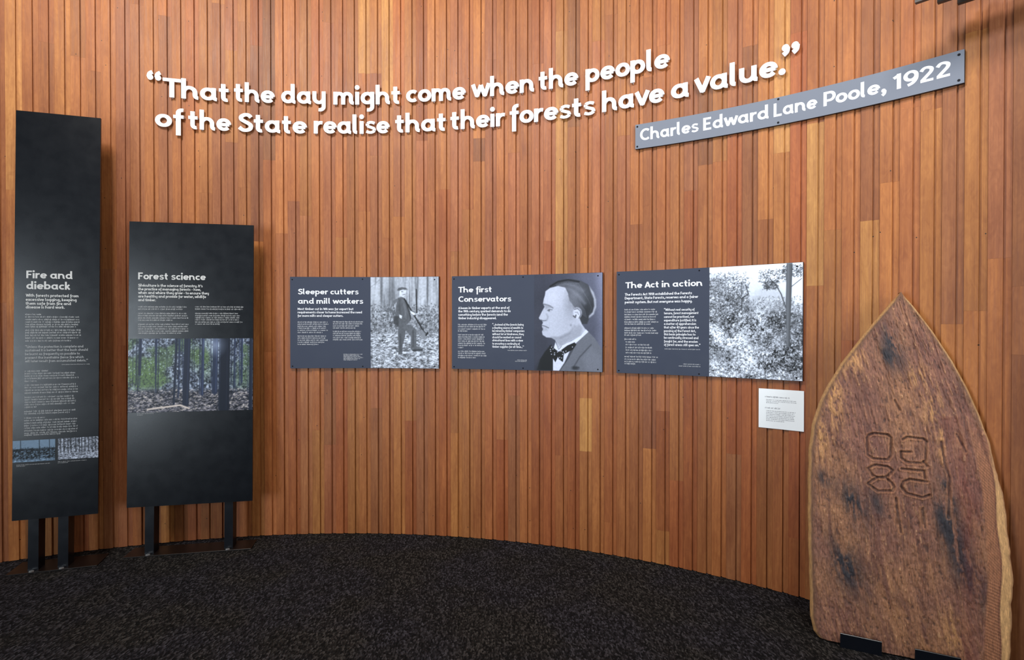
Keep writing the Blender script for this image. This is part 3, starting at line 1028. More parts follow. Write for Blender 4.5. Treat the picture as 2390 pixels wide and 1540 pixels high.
def s2l(c):
    return tuple(((v / 255 + .055) / 1.055) ** 2.4 if v > 10 else v / 255 / 12.92 for v in c)


def wood_colour(kind=None):
    k = kind or rw.choices(['mid', 'tan', 'pink', 'red', 'dark', 'light'], [46, 18, 18, 11, 5, .8])[0]
    c = dict(mid=(175, 111, 74), tan=(183, 121, 79), pink=(170, 109, 82), red=(167, 99, 65), dark=(154, 99, 72), light=(200, 146, 98))[k]
    j = rw.uniform(.94, 1.06)
    c = s2l([min(255, v * j * rw.uniform(.985, 1.015)) for v in c])
    return (c[0] * .75, c[1] * .66, c[2] * .43)


# boards that stand out in the room: groove number -> [(from height, to height, colour)]
FIXED = {
    44: [(1.52, 3.24, 'light')], 27: [(3.08, 3.60, 'light')], 28: [(3.08, 4.40, 'tan')], 37: [(1.30, 2.47, 'tan'), (2.47, 2.62, 'dark')],
    62: [(1.60, 2.42, 'light'), (2.42, 3.3, 'mid')], 60: [(2.30, 3.2, 'light')], 65: [(1.00, 1.90, 'light')], 46: [(.62, .95, 'light')],
    72: [(1.28, 1.56, 'dark'), (1.56, 2.9, 'dark')], 71: [(0.4, 1.68, 'mid'), (1.68, 3.1, 'pink')], 29: [(2.9, 4.40, 'light')], 33: [(2.7, 4.40, 'tan')],
    1: [(2.2, 4.40, 'light')], 4: [(2.1, 4.40, 'tan')], 61: [(0.3, 2.9, 'red')], 52: [(.2, .9, 'red')], 16: [(2.6, 3.2, 'tan')],
    48: [(.2, 1.1, 'red')], 55: [(2.3, 2.75, 'dark')],
}
for k in range(-13, 86):
    u = k * PITCH
    x, y, t = wall_at(u)
    ox, oy, _ = wall_at(u - .0535)
    cuts = []
    if 0 <= k <= 72:
        fx = sorted(FIXED.get(k, []))
        z = 0.003
        while z < 4.40:
            nxt = next((f for f in fx if f[0] >= z - 1e-6), None)
            if nxt and abs(nxt[0] - z) < 1e-6:
                cuts.append((z, nxt[1], nxt[2]))
                z = nxt[1]
                continue
            h = rw.choice([rw.uniform(.7, 1.3), rw.uniform(1.2, 2.3), rw.uniform(1.6, 2.6)])
            if not cuts: h = rw.uniform(.5, 2.4)
            e = z + h
            if nxt and e > nxt[0] - .25: e = nxt[0]
            if e > 3.75: e = 4.41
            cuts.append((z, e, None))
            z = e
    else:
        cuts = [(0.003, 4.41, None)]
    for z0, z1, kind in cuts:
        o = link('plank', plank_mesh(z1 - z0 - .0003), M['wood'], wall,
                 (ox + math.sin(t) * rw.uniform(-.0004, .0004), oy, z0), (0, 0, t))
        o.color = (*wood_colour(kind), 1)

# ================================================================== THE RAISED QUOTE
LET_T = 0.020
_lm = {}


def letter_mesh(ch):
    if ch in _lm: return _lm[ch]
    V, T, rim, adv = glyph(ch, 0.100)
    lo = glyph_extents(ch, 0.100)[0]
    S = 0.128
    n = len(V)
    back = -.0125
    vs = [((v[0] - lo) * S, -LET_T, v[1] * S) for v in V] + [((v[0] - lo) * S, back, v[1] * S) for v in V]
    fs = [tuple(t) for t in T] + [tuple(i + n for i in reversed(t)) for t in T]
    fs += [(b_, a, a + n, b_ + n) for a, b_ in rim]
    # short mounting studs behind the letter
    for s in GL[ch][0]:
        px, py = (s[1], s[2]) if s[0] == 'dot' else s[len(s) // 2]
        k = len(vs)
        for yy in (back - .001, 0.0004):
            vs += [((px - lo) * S + .004 * math.cos(a_ * 1.0472), yy, py * S + .004 * math.sin(a_ * 1.0472)) for a_ in range(6)]
        fs += [(k + j, k + (j + 1) % 6, k + 6 + (j + 1) % 6, k + 6 + j) for j in range(6)] + [tuple(range(k + 6, k + 12))]
    me = mesh('raised_letter', vs, fs)
    _lm[ch] = (me, lo)
    return _lm[ch]


WORDS = [
    ('That', .8338, 1.2192, 2.855, '"That" at the start of the wall quote'), ('the', 1.2532, 1.5069, 2.862, '"the" before "day" in the wall quote'),
    ('day', 1.5478, 1.8355, 2.866, '"day" in the wall quote'), ('might', 1.8869, 2.3322, 2.866, '"might" in the wall quote'),
    ('come', 2.376, 2.7804, 2.872, '"come" in the wall quote'), ('when', 2.8163, 3.2347, 2.878, '"when" in the wall quote'),
    ('the', 3.2664, 3.5207, 2.880, '"the" before "people" in the wall quote'), ('people', 3.565, 4.071, 2.882, '"people" in the wall quote'),
    ('of', .7888, .9521, 2.662, '"of" starting the lower line of the quote'), ('the', .9795, 1.2343, 2.664, '"the" before "State" in the lower line'),
    ('State', 1.2763, 1.7135, 2.668, '"State" in the lower line of the quote'), ('realise', 1.7582, 2.2635, 2.672, '"realise" in the lower line of the quote'),
    ('that', 2.302, 2.6417, 2.676, '"that" in the lower line of the quote'), ('their', 2.6766, 3.043, 2.680, '"their" in the lower line of the quote'),
    ('forests', 3.0755, 3.6266, 2.684, '"forests" in the lower line of the quote'), ('have', 3.669, 4.0404, 2.690, '"have" in the lower line of the quote'),
    ('a', 4.0778, 4.1767, 2.693, '"a" standing alone before "value"'), ('value.', 4.2069, 4.6737, 2.697, '"value" at the end of the quote'),
]
ORD = ['first', 'second', 'third']


def place_letter(ch, u, z, sx, name, label, cat):
    me, lo = letter_mesh(ch)
    x, y, t = wall_at(u)
    _, _, tc = wall_at(u + .04)
    o = link(name, me, M['white'], None, (x + math.sin(t) * .0004, y - math.cos(t) * .0004, z), (0, 0, tc))
    o.scale = (sx, 1, 1)
    return tag(o, label, cat, 'raised white letters of the wall quote')


for word, u0, u1, z, ctx in WORDS:
    pos, sx = layout(word, u0, u1, .100)
    seen = {}
    for ch, uo in pos:
        lo = glyph_extents(ch, .100)[0]
        if ch == '.':
            place_letter(ch, uo + lo * sx, z, sx / .128, 'full_stop', 'white raised full stop after "value" in the wall quote', 'full stop')
            continue
        seen[ch] = seen.get(ch, 0) + 1
        o_ = (ORD[seen[ch] - 1] + ' ') if word.count(ch) > 1 else ''
        cap = 'capital ' if ch.isupper() else ''
        place_letter(ch, uo + lo * sx, z, sx / .128, 'raised_letter', f'white raised {cap}letter {o_}{ch} of {ctx}', 'letter')
place_letter('“', .7436, 2.868, .95, 'quotation_mark', 'white raised double quotation mark opening the quote before "That"', 'quotation mark')
place_letter('”', 4.656, 2.711, .98, 'quotation_mark', 'white raised double quotation mark closing the quote after "value."', 'quotation mark')

# ================================================================== BOARDS FIXED TO THE CURVED WALL
F_OFF = 0.0175


def wall_board(name, label, cat, u0, u1, z0, z1, mat, thick=F_OFF, edge=None, n=30, group=None):
    rc = wall_pt((u0 + u1) / 2, 0, z0)
    root = tag(empty(name, rc), label, cat, group)

    def fn(u, z, off=thick + .0005):
        p = wall_pt(u, off, z)
        return (p[0] - rc[0], p[1] - rc[1], p[2] - rc[2])

    vs, fs = [], []
    for i in range(n + 1):
        u = u0 + (u1 - u0) * i / n
        for off, z in ((thick, z0), (thick, z1), (.0006, z1), (.0006, z0)):
            vs.append(fn(u, z, off))
    for i in range(n):
        for k in range(4):
            a, b_ = i * 4 + k, i * 4 + (k + 1) % 4
            fs.append((a, a + 4, b_ + 4, b_))
    fs += [(0, 1, 2, 3), (n * 4 + 3, n * 4 + 2, n * 4 + 1, n * 4)]
    me = mesh('panel', vs, fs)
    me.materials.append(mat)
    me.materials.append(edge or M['board_edge'])
    for i, p in enumerate(me.polygons):
        p.material_index = 0 if (i < n * 4 and i % 4 == 0) else 1
    link('panel', me, None, root)
    return root, fn


def screws(root, fn, pts, off=F_OFF, rad=.0045):
    for u, z in pts:
        _, _, t = wall_at(u)
        m = MB()
        c = fn(u, z, off)
        m.disc(c, (math.sin(t), -math.cos(t), 0), rad, .0012, 10, .0008)
        m.build('screw', M['screw'], root, smooth=False)


def lines(root, fn, name, items, size, mat, wt=.105, low=True, micro=False):
    m = MB()
    for it in items:
        if micro:
            micro_faces(m, it[0], it[1], it[2], size, fn)
        else:
            text_faces(m, it[0], it[1], it[2], it[3], size, fn, wt, low)
    return tag(m.build(name, mat, root), kind='stuff' if micro else None)


P1H=[('Sleeper cutters', 1.651, 2.0515, 1.6062), ('and mill workers', 1.6508, 2.0824, 1.5438)]
P1S=[('Most timber cut in WA was for export but', 1.6483, 2.0158, 1.502), ('requirements closer to home increased the need', 1.6483, 2.074, 1.48), ('for more mills and sleeper cutters.', 1.6482, 1.948, 1.4569)]
P1B=[(1.6481, 1.8447, 1.4181), (1.648, 1.8484, 1.4046), (1.648, 1.835, 1.3902), (1.6479, 1.835, 1.3772), (1.6479, 1.8455, 1.3638), (1.6478, 1.812, 1.3494), (1.6478, 1.8363, 1.3254), (1.6477, 1.8291, 1.3119), (1.6477, 1.8453, 1.298), (1.6476, 1.8285, 1.2841), (1.6476, 1.7856, 1.2702), (1.8796, 2.0812, 1.42), (1.8796, 2.0787, 1.407), (1.8795, 2.0543, 1.3926), (1.8795, 2.0364, 1.3791), (1.8794, 2.0688, 1.3555), (1.8794, 2.064, 1.342), (1.8794, 2.0688, 1.3285), (1.8793, 2.0687, 1.3145), (1.8793, 2.0784, 1.301)]
P1C=[(1.9498, 2.0797, 1.2055), (1.9498, 2.0515, 1.1983), (1.9497, 2.066, 1.191), (1.9497, 2.0796, 1.1828), (1.9497, 2.0611, 1.1756), (1.9497, 2.0417, 1.1674)]
P2H=[('The first', 2.7277, 2.9526, 1.6153), ('Conservators', 2.7291, 3.0848, 1.5537)]
P2S=[('A boom in timber exports at the end of', 2.7276, 3.0722, 1.5064), ('the 19th century sparked demands to do', 2.7276, 3.0809, 1.4851), ('something before the forests (and the', 2.7276, 3.0616, 1.4628), ('timber industry) disappeared.', 2.7276, 2.9856, 1.4401)]
P2B=[(2.7261, 2.9219, 1.4008), (2.726, 2.9121, 1.388), (2.726, 2.9087, 1.3728), (2.726, 2.7977, 1.3595), (2.726, 2.8989, 1.3349), (2.726, 2.9087, 1.3207), (2.726, 2.9014, 1.3074), (2.726, 2.9023, 1.2932), (2.726, 2.9135, 1.2789), (2.7259, 2.8999, 1.2657), (2.7259, 2.7642, 1.2514), (2.7259, 2.9038, 1.2268), (2.7259, 2.9135, 1.2135), (2.7259, 2.9218, 1.1993), (2.7259, 2.8534, 1.186)]
P2Q=[('“...instead of the forests being', 2.9574, 3.1664, 1.3984), ('a fleeting source of wealth to', 2.9574, 3.1636, 1.3778), ('be mined by timber companies', 2.9574, 3.1722, 1.3582), ('without let or hindrance, they', 2.9574, 3.1674, 1.3376), ('should be worked on sound', 2.9574, 3.1507, 1.317), ('silvicultural lines with a view', 2.9574, 3.1626, 1.2968), ('to ensuring a continuity of', 2.9574, 3.1411, 1.2758), ('timber supplies for all time...”', 2.9574, 3.1684, 1.2561)]
P2C=[(3.0606, 3.189, 1.2371), (3.1243, 3.1875, 1.1763), (3.1108, 3.1875, 1.1682)]
P3H=[('The Act in action', 3.8128, 4.2543, 1.6209)]
P3S=[('The Forests Act 1918 established the Forests', 3.8093, 4.198, 1.5763), ('Department, State Forests, reserves and a fairer', 3.8094, 4.2321, 1.5547), ('permit system. But not everyone was happy.', 3.8094, 4.2001, 1.531)]
P3B=[(3.8074, 3.9876, 1.4898), (3.8074, 3.9998, 1.4759), (3.8074, 4.0066, 1.4605), (3.8075, 3.9965, 1.4466), (3.8075, 3.9965, 1.4319), (3.8075, 4.0101, 1.4165), (3.8075, 3.968, 1.404), (3.8076, 3.983, 1.3802), (3.8076, 3.9967, 1.3663), (3.8076, 4.0102, 1.3516), (3.8076, 3.9097, 1.3383), (3.8077, 3.8785, 1.3139), (3.8148, 3.873, 1.2979), (3.8148, 3.9573, 1.2819), (3.8148, 3.9731, 1.2651), (3.8149, 3.9751, 1.2491), (3.8149, 3.9697, 1.2337), (3.8079, 4.0072, 1.2105), (3.8079, 3.9923, 1.1951), (3.8079, 3.997, 1.1811), (3.8079, 3.8732, 1.1686)]
P3Q=[('“Without real security of', 4.0403, 4.2124, 1.4837), ('tenure, forest management', 4.0403, 4.2336, 1.464), ('cannot be practised, nor', 4.0404, 4.2113, 1.4431), ('expenditure justified. It is', 4.0404, 4.2222, 1.4228), ('a matter of apprehension', 4.0405, 4.221, 1.4025), ('that after 40 years since the', 4.0405, 4.237, 1.3822), ('passing of the Forest Act,', 4.0405, 4.2198, 1.3619), ('this basic principle has to', 4.0406, 4.2179, 1.3423), ('be continually stressed and', 4.0406, 4.234, 1.3227), ('fought for, and the erosion', 4.0407, 4.2309, 1.3017), ('of forest areas still goes on.”', 4.0407, 4.245, 1.2821)]
P3C=[(4.0441, 4.245, 1.2618), (4.1504, 4.2459, 1.1775), (4.1255, 4.2459, 1.1659)]
WH=[(4.578, 4.6951, 1.0196), (4.5782, 4.6576, 0.9609)]
WB=[(4.5838, 4.7291, 1.0058), (4.5839, 4.7291, 0.9978), (4.5839, 4.6435, 0.9898), (4.584, 4.7238, 0.9472), (4.5841, 4.7212, 0.9385), (4.5841, 4.7239, 0.9299), (4.5841, 4.7158, 0.9212), (4.5842, 4.7213, 0.9126), (4.5842, 4.7213, 0.904), (4.5842, 4.6718, 0.8953)]
CH=[('Charles', 3.8992, 4.232), ('Edward', 4.2569, 4.5933), ('Lane', 4.6177, 4.8209), ('Poole,', 4.8477, 5.1106), ('1922', 5.1341, 5.3461)]
S1H=[('Fire and', -0.1215, 0.0991, 1.6703), ('dieback', -0.121, 0.0895, 1.6079)]
S1S=[('With forests protected from', -0.1235, 0.13, 1.5643), ('excessive logging, keeping', -0.1234, 0.1201, 1.5408), ('them safe from fire and', -0.1232, 0.0931, 1.5185), ('disease is hard work.', -0.123, 0.0632, 1.4973)]
S1B=[(-0.1247, -0.05, 1.4597), (-0.1245, 0.1338, 1.4456), (-0.1244, 0.139, 1.4304), (-0.1243, 0.1391, 1.4163), (-0.1242, 0.1341, 1.4022), (-0.1241, 0.119, 1.3893), (-0.1239, 0.1414, 1.3694), (-0.1238, 0.1415, 1.3553), (-0.1237, 0.1426, 1.3401), (-0.1236, 0.1295, 1.3248), (-0.1235, 0.0975, 1.3084), (-0.125, -0.0114, 1.1364), (-0.1249, 0.1208, 1.1224), (-0.1248, 0.1179, 1.1084), (-0.1247, 0.1361, 1.0944), (-0.1245, -0.0666, 1.0792), (-0.1244, 0.1212, 1.057), (-0.1243, 0.1314, 1.043), (-0.1241, 0.1315, 1.0278), (-0.124, 0.1316, 1.0126), (-0.1238, 0.1116, 0.9881), (-0.1237, 0.1218, 0.9741), (-0.1236, 0.1218, 0.9601), (-0.1235, 0.1169, 0.9461), (-0.1234, -0.0607, 0.9321), (-0.1251, 0.1222, 0.9077), (-0.125, 0.0942, 0.8949), (-0.1248, -0.0261, 0.8704), (-0.1247, 0.1306, 0.8565), (-0.1246, 0.1246, 0.8413), (-0.1245, 0.1227, 0.8273), (-0.1244, 0.1308, 0.8134), (-0.1242, 0.133, 0.7982), (-0.1241, 0.125, 0.7843), (-0.1241, 0.0483, 0.7738)]
S1Q=[('“Unless the protection is complete and', -0.1241, 0.1552, 1.2721), ('sustained it is better that the bush should', -0.124, 0.1776, 1.2522), ('be burnt as frequently as possible to', -0.1238, 0.1382, 1.2311), ('prevent the inevitable fierce fire which', -0.1237, 0.1576, 1.2101), ('will later result from accumulated debris.”', -0.1235, 0.178, 1.1902)]
S1C=[(0.0505, 0.1862, 1.1724), (-0.159, -0.0027, 0.6092), (-0.1589, -0.116, 0.6022), (0.0365, 0.1744, 0.6144), (0.0365, 0.0861, 0.6073)]
S2H=[('Forest science', -0.3016, 0.0792, 1.6827)]
S2S=[('Silviculture is the science of forestry. It’s', -0.3012, 0.0612, 1.638), ('the practice of managing forests - how,', -0.301, 0.0509, 1.6156), ('when and where they grow - to ensure they', -0.3008, 0.0968, 1.5933), ('are healthy and provide for water, wildlife', -0.3006, 0.0812, 1.571), ('and timber.', -0.3005, -0.2021, 1.5486)]
S2B=[(-0.3001, -0.0303, 1.511), (-0.3, -0.0521, 1.497), (-0.2998, -0.0287, 1.4706), (-0.2997, -0.0234, 1.4566), (-0.2996, -0.0195, 1.4427), (-0.2995, -0.1095, 1.4288), (-0.2993, -0.0192, 1.4037), (-0.2991, -0.023, 1.3898), (-0.299, -0.019, 1.3758), (-0.2989, -0.0164, 1.3619), (-0.2988, -0.055, 1.3494), (0.019, 0.2961, 1.513), (0.0191, 0.2961, 1.4988), (0.0192, 0.2722, 1.4718), (0.0193, 0.2803, 1.4576), (0.0194, 0.2763, 1.4449), (0.0195, 0.2724, 1.4321), (0.0196, 0.2925, 1.4179), (0.0197, 0.1597, 1.4052)]
S2C=[(-0.301, -0.2069, 0.8612), (-0.3009, -0.2697, 0.8529)]

BZ0, BZ1 = 1.115, 1.722
for nm, lab, u0, us_, u1, H_, S_, B_, C_, Q_, pic, pnm in (
        ('information_board', 'slate grey board headed "Sleeper cutters and mill workers", photograph of a bush worker', 1.600, 2.132, 2.595, P1H, P1S, P1B, P1C, None, pic_sleeper_cutter(), 'black and white photograph of a person holding a long-handled tool among cut timber'),
        ('information_board', 'slate grey board headed "The first Conservators", beside a profile portrait photograph', 2.685, 3.236, 3.673, P2H, P2S, P2B, P2C, P2Q, pic_portrait(), 'black and white profile portrait of a person in a suit and spotted bow tie'),
        ('information_board', 'slate grey board headed "The Act in action", beside a pale bush photograph', 3.760, 4.293, 4.7595, P3H, P3S, P3B, P3C, P3Q, pic_bush(210, 276), 'black and white photograph of dense bush with a tall tree trunk')):
    root, fn = wall_board(nm, lab, 'information board', u0, u1, BZ0, BZ1, M['board'], group='slate grey information boards along the wall')
    lines(root, fn, 'heading', H_, .0385, M['ink'], .098, False)
    lines(root, fn, 'intro_text', S_, .0160, M['ink'], .105)
    lines(root, fn, 'body_text', B_, .0095, M['ink_soft'], micro=True)
    if Q_: lines(root, fn, 'quoted_text', Q_, .0145, M['ink'], .10)
    lines(root, fn, 'caption_text', C_, .0062, M['ink_soft'], micro=True)
    me = photo_mesh(pic, lambda s, t, a=us_, c=u1 - .0015, f=fn: f(a + (c - a) * s, BZ1 - .0015 - (BZ1 - BZ0 - .003) * t, F_OFF + .0004), .96 if pic.w == 188 else 1.0)
    tag(link('photo_print', me, M['photo'], root), pnm)
    um = u0 + .478
    screws(root, fn, [(u0 + .014, BZ1 - .018), (um, BZ1 - .014), (u1 - .028, BZ1 - .020), (u0 + .014, BZ0 + .014), (um, BZ0 + .012), (u1 - .028, BZ0 + .016)])

# name plate
root, fn = wall_board('name_plate', 'long slate plate with painted-in sheen reading "Charles Edward Lane Poole, 1922" below the quote', 'sign', 3.871, 5.393, 2.441, 2.584, M['plate'], .019, n=40)
m = MB()
for t_, a, c in CH:
    text_faces(m, t_, a, c, 2.4855, .074, lambda u, z: fn(u, z, .0195), .098)
m.build('lettering', M['ink'], root)
screws(root, fn, [(3.871 + .012, 2.571), (3.871 + .012, 2.454), (4.640, 2.574), (4.640, 2.453), (5.393 - .018, 2.566), (5.393 - .018, 2.456)], .019, .0055)

# small white notice
root, fn = wall_board('notice_card', 'small white card with fine grey print under the "The Act in action" board', 'notice', 4.547, 4.7635, .857, 1.0645, M['card'], .004, edge=M['card'], n=8)
f2 = lambda u, z: fn(u, z, .0045)
lines(root, f2, 'heading', WH, .0085, M['ink_grey'], micro=True)
lines(root, f2, 'body_text', WB, .0052, M['ink_grey'], micro=True)

# ================================================================== FREE-STANDING PANELS
def stand(label, P, ang, lean, a0, a1, b0, b1, posts, plate, bolts):
    root = tag(empty('display_stand', P, R(ang)), label, 'display stand')
    s_, c_ = math.sin(R(lean)), math.cos(R(lean))

    def fn(a, b, off=.0006):
        return (a, b * s_ - off * c_, b * c_ + off * s_)

    m = MB()
    t = -.012
    vs = [fn(a, b, o) for o in (0, t) for b in (b0, b1) for a in (a0, a1)]
    m.add(vs, [(0, 1, 3, 2), (4, 6, 7, 5), (0, 4, 5, 1), (2, 3, 7, 6), (0, 2, 6, 4), (1, 5, 7, 3)])
    m.build('panel', M['stand'], root)
    for p0, p1 in posts:
        m = MB()
        vs = [fn(a, b, o) for o in (t - .0005, t - .076) for b in (.0075, b1 - .10) for a in (p0, p1)]
        m.add(vs, [(0, 1, 3, 2), (4, 6, 7, 5), (0, 4, 5, 1), (2, 3, 7, 6), (0, 2, 6, 4), (1, 5, 7, 3)])
        m.build('post', M['steel'], root)
    m = MB()
    m.box(plate[0], plate[1], plate[2], plate[3], .0005, .0075, .0012)
    m.build('base_plate', M['base_steel'], root)
    for bx, by in bolts:
        m = MB()
        m.disc((bx, by, .0075), (0, 0, 1), .013, .004, 6, .001)
        m.build('bolt', M['bolt'], root)
    return root, fn


root, fn = stand('tall narrow black standing panel headed "Fire and dieback", at the far left', (-2.64, 3.14, 0), 17.5, 1.8, -.178, .233, .30, 2.631,
                 [(-.108, -.058), (.034, .084)], (-.20, .235, -.016, .165), [(-.083, -.004), (.059, -.004)])
lines(root, fn, 'heading', S1H, .046, M['ink_stand'], .10, False)
lines(root, fn, 'intro_text', S1S, .0175, M['ink_stand'])
lines(root, fn, 'body_text', S1B, .0095, M['ink_stand_soft'], micro=True)
lines(root, fn, 'quoted_text', S1Q, .0145, M['ink_stand_soft'], .09)
lines(root, fn, 'caption_text', S1C, .0052, M['ink_stand_soft'], micro=True)
for q, pc, lab in (((-.177, .0225, .626, .748), pic_forest_small(110, 66, 4, (.66, .78, .90), True), 'small photograph of thin trees under a cloudy sky'),
                   ((.036, .2325, .628, .750), pic_forest_small(110, 66, 9, (.86, .90, .98), False), 'small photograph of bare trunks above pale litter')):
    tag(link('photo_print', photo_mesh(pc, lambda s, t, q=q: fn(q[0] + (q[1] - q[0]) * s, q[3] - (q[3] - q[2]) * t, .0006)), M['photo'], root), lab)

root, fn = stand('wide black standing panel headed "Forest science", with a colour forest photograph', (-1.98, 3.385, 0), 11, 1.8, -.353, .356, .298, 2.037,
                 [(-.258, -.208), (.190, .240)], (-.365, .352, -.016, .135), [(-.233, -.004), (.215, -.004)])
lines(root, fn, 'heading', S2H, .0445, M['ink_stand'], .10, False)
lines(root, fn, 'intro_text', S2S, .0175, M['ink_stand'])
lines(root, fn, 'body_text', S2B, .0090, M['ink_stand_soft'], micro=True)
lines(root, fn, 'caption_text', S2C, .0050, M['ink_stand_soft'], micro=True)
tag(link('photo_print', photo_mesh(pic_forest_colour(290, 172), lambda s, t: fn(-.3525 + .708 * s, 1.319 - .450 * t, .0006), 1.3), M['photo'], root), 'colour photograph of dark eucalypt trunks in green forest')

# ================================================================== THE TIMBER SLAB
SLAB_P = Vector((1.345, 2.46, 0.02))
sa, sl = R(-26), R(7.5)
e1 = Vector((math.cos(sa), math.sin(sa), 0))
bk = Vector((-math.sin(sa), math.cos(sa), 0))
e2 = Vector((0, 0, 1)) * math.cos(sl) + bk * math.sin(sl)
ey = e2.cross(e1)
SLAB_M = Matrix(((e1.x, ey.x, e2.x, SLAB_P.x), (e1.y, ey.y, e2.y, SLAB_P.y), (e1.z, ey.z, e2.z, SLAB_P.z), (0, 0, 0, 1)))
SL_LEFT = [(0.3533, 1.546), (0.2676, 1.4355), (0.1766, 1.305), (0.1184, 1.2146), (0.068, 1.1214), (0.0277, 1.0281), (-0.0006, 0.9252), (-0.0141, 0.8119), (-0.0172, 0.677), (-0.0174, 0.5134), (-0.0153, 0.3505), (-0.0109, 0.1904), (-0.0082, 0.0654), (0.0045, 0.0098), (0.0246, -0.0128)]
SL_RIGHT = [(0.3533, 1.546), (0.4011, 1.4788), (0.4698, 1.364), (0.535, 1.2364), (0.5824, 1.1239), (0.6193, 1.0143), (0.6484, 0.9056), (0.6684, 0.7879), (0.6884, 0.664), (0.6968, 0.5692), (0.7018, 0.475), (0.7048, 0.3617), (0.6994, 0.1946), (0.6932, 0.0999), (0.6829, 0.0047)]
SL_SAP = [(0.6013, 1.0273), (0.6331, 0.906), (0.6546, 0.7864), (0.6645, 0.6608), (0.6684, 0.5648), (0.6717, 0.4497), (0.6692, 0.284), (0.6615, 0.1196), (0.6559, 0.0216)]
SL_SAW = [(0.5827, 1.0261), (0.6176, 0.852), (0.6341, 0.6977), (0.6443, 0.5289), (0.6421, 0.3611), (0.6331, 0.1943), (0.6221, 0.0452)]
SL_CARVE = [[(0.2223, 0.8957), (0.2432, 0.9069), (0.2934, 0.9045), (0.3067, 0.8923), (0.3033, 0.8124), (0.2941, 0.7956), (0.2373, 0.795), (0.219, 0.8092), (0.2163, 0.8817), (0.2223, 0.8957)], [(0.2207, 0.7504), (0.2438, 0.7676), (0.2914, 0.7662), (0.3113, 0.75), (0.2908, 0.7227), (0.2546, 0.7144), (0.2364, 0.7203), (0.2207, 0.7504)], [(0.2176, 0.6835), (0.2362, 0.7017), (0.2546, 0.7144), (0.2862, 0.7156), (0.3061, 0.697), (0.3148, 0.6824), (0.3078, 0.6632), (0.2538, 0.6563), (0.2176, 0.6835)], [(0.3491, 0.8881), (0.3647, 0.9001), (0.4235, 0.8974), (0.433, 0.8878), (0.4293, 0.8071), (0.415, 0.7927), (0.3607, 0.7921), (0.3433, 0.8086), (0.3415, 0.8347), (0.3768, 0.8369)], [(0.3426, 0.7614), (0.423, 0.7613), (0.4266, 0.7271)], [(0.4216, 0.8012), (0.4341, 0.7819)], [(0.4307, 0.7173), (0.3704, 0.7204), (0.3483, 0.7073), (0.3413, 0.6857), (0.3584, 0.6594), (0.4144, 0.6501), (0.4402, 0.6624)], [(0.3224, 0.6029), (0.3234, 0.5257)], [(0.4112, 0.5974), (0.4144, 0.5396)]]
SL_CRACK = [[(0.4849, 0.8903), (0.4954, 0.7992), (0.5107, 0.7401), (0.5028, 0.5786)], [(0.3205, 0.6342), (0.3282, 0.563), (0.3358, 0.4924)], [(0.4154, 0.6062), (0.4223, 0.5263)], [(0.3225, 1.0571), (0.3398, 1.0153)], [(0.54, 0.926), (0.567, 0.8574)]]
SL_DARK = [(0.3172, 1.3075, 0.035, 0.09, 0.95), (0.161, 0.5916, 0.05, 0.1, 0.9), (0.1307, 0.3126, 0.07, 0.12, 0.9), (0.5019, 0.5387, 0.045, 0.12, 1), (0.5547, 0.3811, 0.05, 0.16, 1), (0.0469, 0.6849, 0.03, 0.04, 0.8), (0.2981, 1.2521, 0.03, 0.06, 0.9), (0.5051, 0.679, 0.018, 0.1, 0.9), (0.253, 0.6042, 0.03, 0.06, 0.7)]
SL_LIGHT = [(0.157, 1.2486, 0.05, 0.08, 1), (0.0879, 1.0769, 0.035, 0.16, 1), (0.4045, 1.1686, 0.03, 0.05, 0.8), (0.4621, 1.013, 0.03, 0.08, 0.9), (0.4847, 0.88, 0.012, 0.07, 1.1), (0.0378, 0.883, 0.025, 0.12, 0.9), (0.508, 0.1122, 0.03, 0.09, 0.8)]


def prof(pts, b):
    pts = sorted((p[1], p[0]) for p in pts)
    return np.interp(b, [p[0] for p in pts], [p[1] for p in pts])


def vnoise(a, b, fa, fb, seed, octs=1, gain=.5):
    out = np.zeros_like(a)
    amp, tot = 1.0, 0.0
    for o in range(octs):
        r = np.random.RandomState(seed + o)
        g = r.rand(96, 96)
        X, Y = a * fa * 2 ** o + 7.3, b * fb * 2 ** o + 3.1
        xi, yi = np.floor(X).astype(int), np.floor(Y).astype(int)
        fx, fy = X - xi, Y - yi
        fx = fx * fx * (3 - 2 * fx)
        fy = fy * fy * (3 - 2 * fy)
        x0, x1, y0, y1 = xi % 96, (xi + 1) % 96, yi % 96, (yi + 1) % 96
        out += amp * ((g[y0, x0] * (1 - fx) + g[y0, x1] * fx) * (1 - fy) + (g[y1, x0] * (1 - fx) + g[y1, x1] * fx) * fy)
        tot += amp
        amp *= gain
    return out / tot


def seg_dist(a, b, line):
    d = np.full(a.shape, 9.0)
    for (x1, y1), (x2, y2) in zip(line[:-1], line[1:]):
        L2 = (x2 - x1) ** 2 + (y2 - y1) ** 2 + 1e-12
        t = np.clip(((a - x1) * (x2 - x1) + (b - y1) * (y2 - y1)) / L2, 0, 1)
        d = np.minimum(d, np.hypot(a - x1 - t * (x2 - x1), b - y1 - t * (y2 - y1)))
    return d


TOPB = SL_LEFT[0][1]
B0 = -.0125
NB, NA = 600, 270
bb = np.concatenate([np.linspace(B0, TOPB - .0015, NB)])
rg = np.random.RandomState(4)
aL = prof(SL_LEFT, bb)
aR = prof(SL_RIGHT, bb)
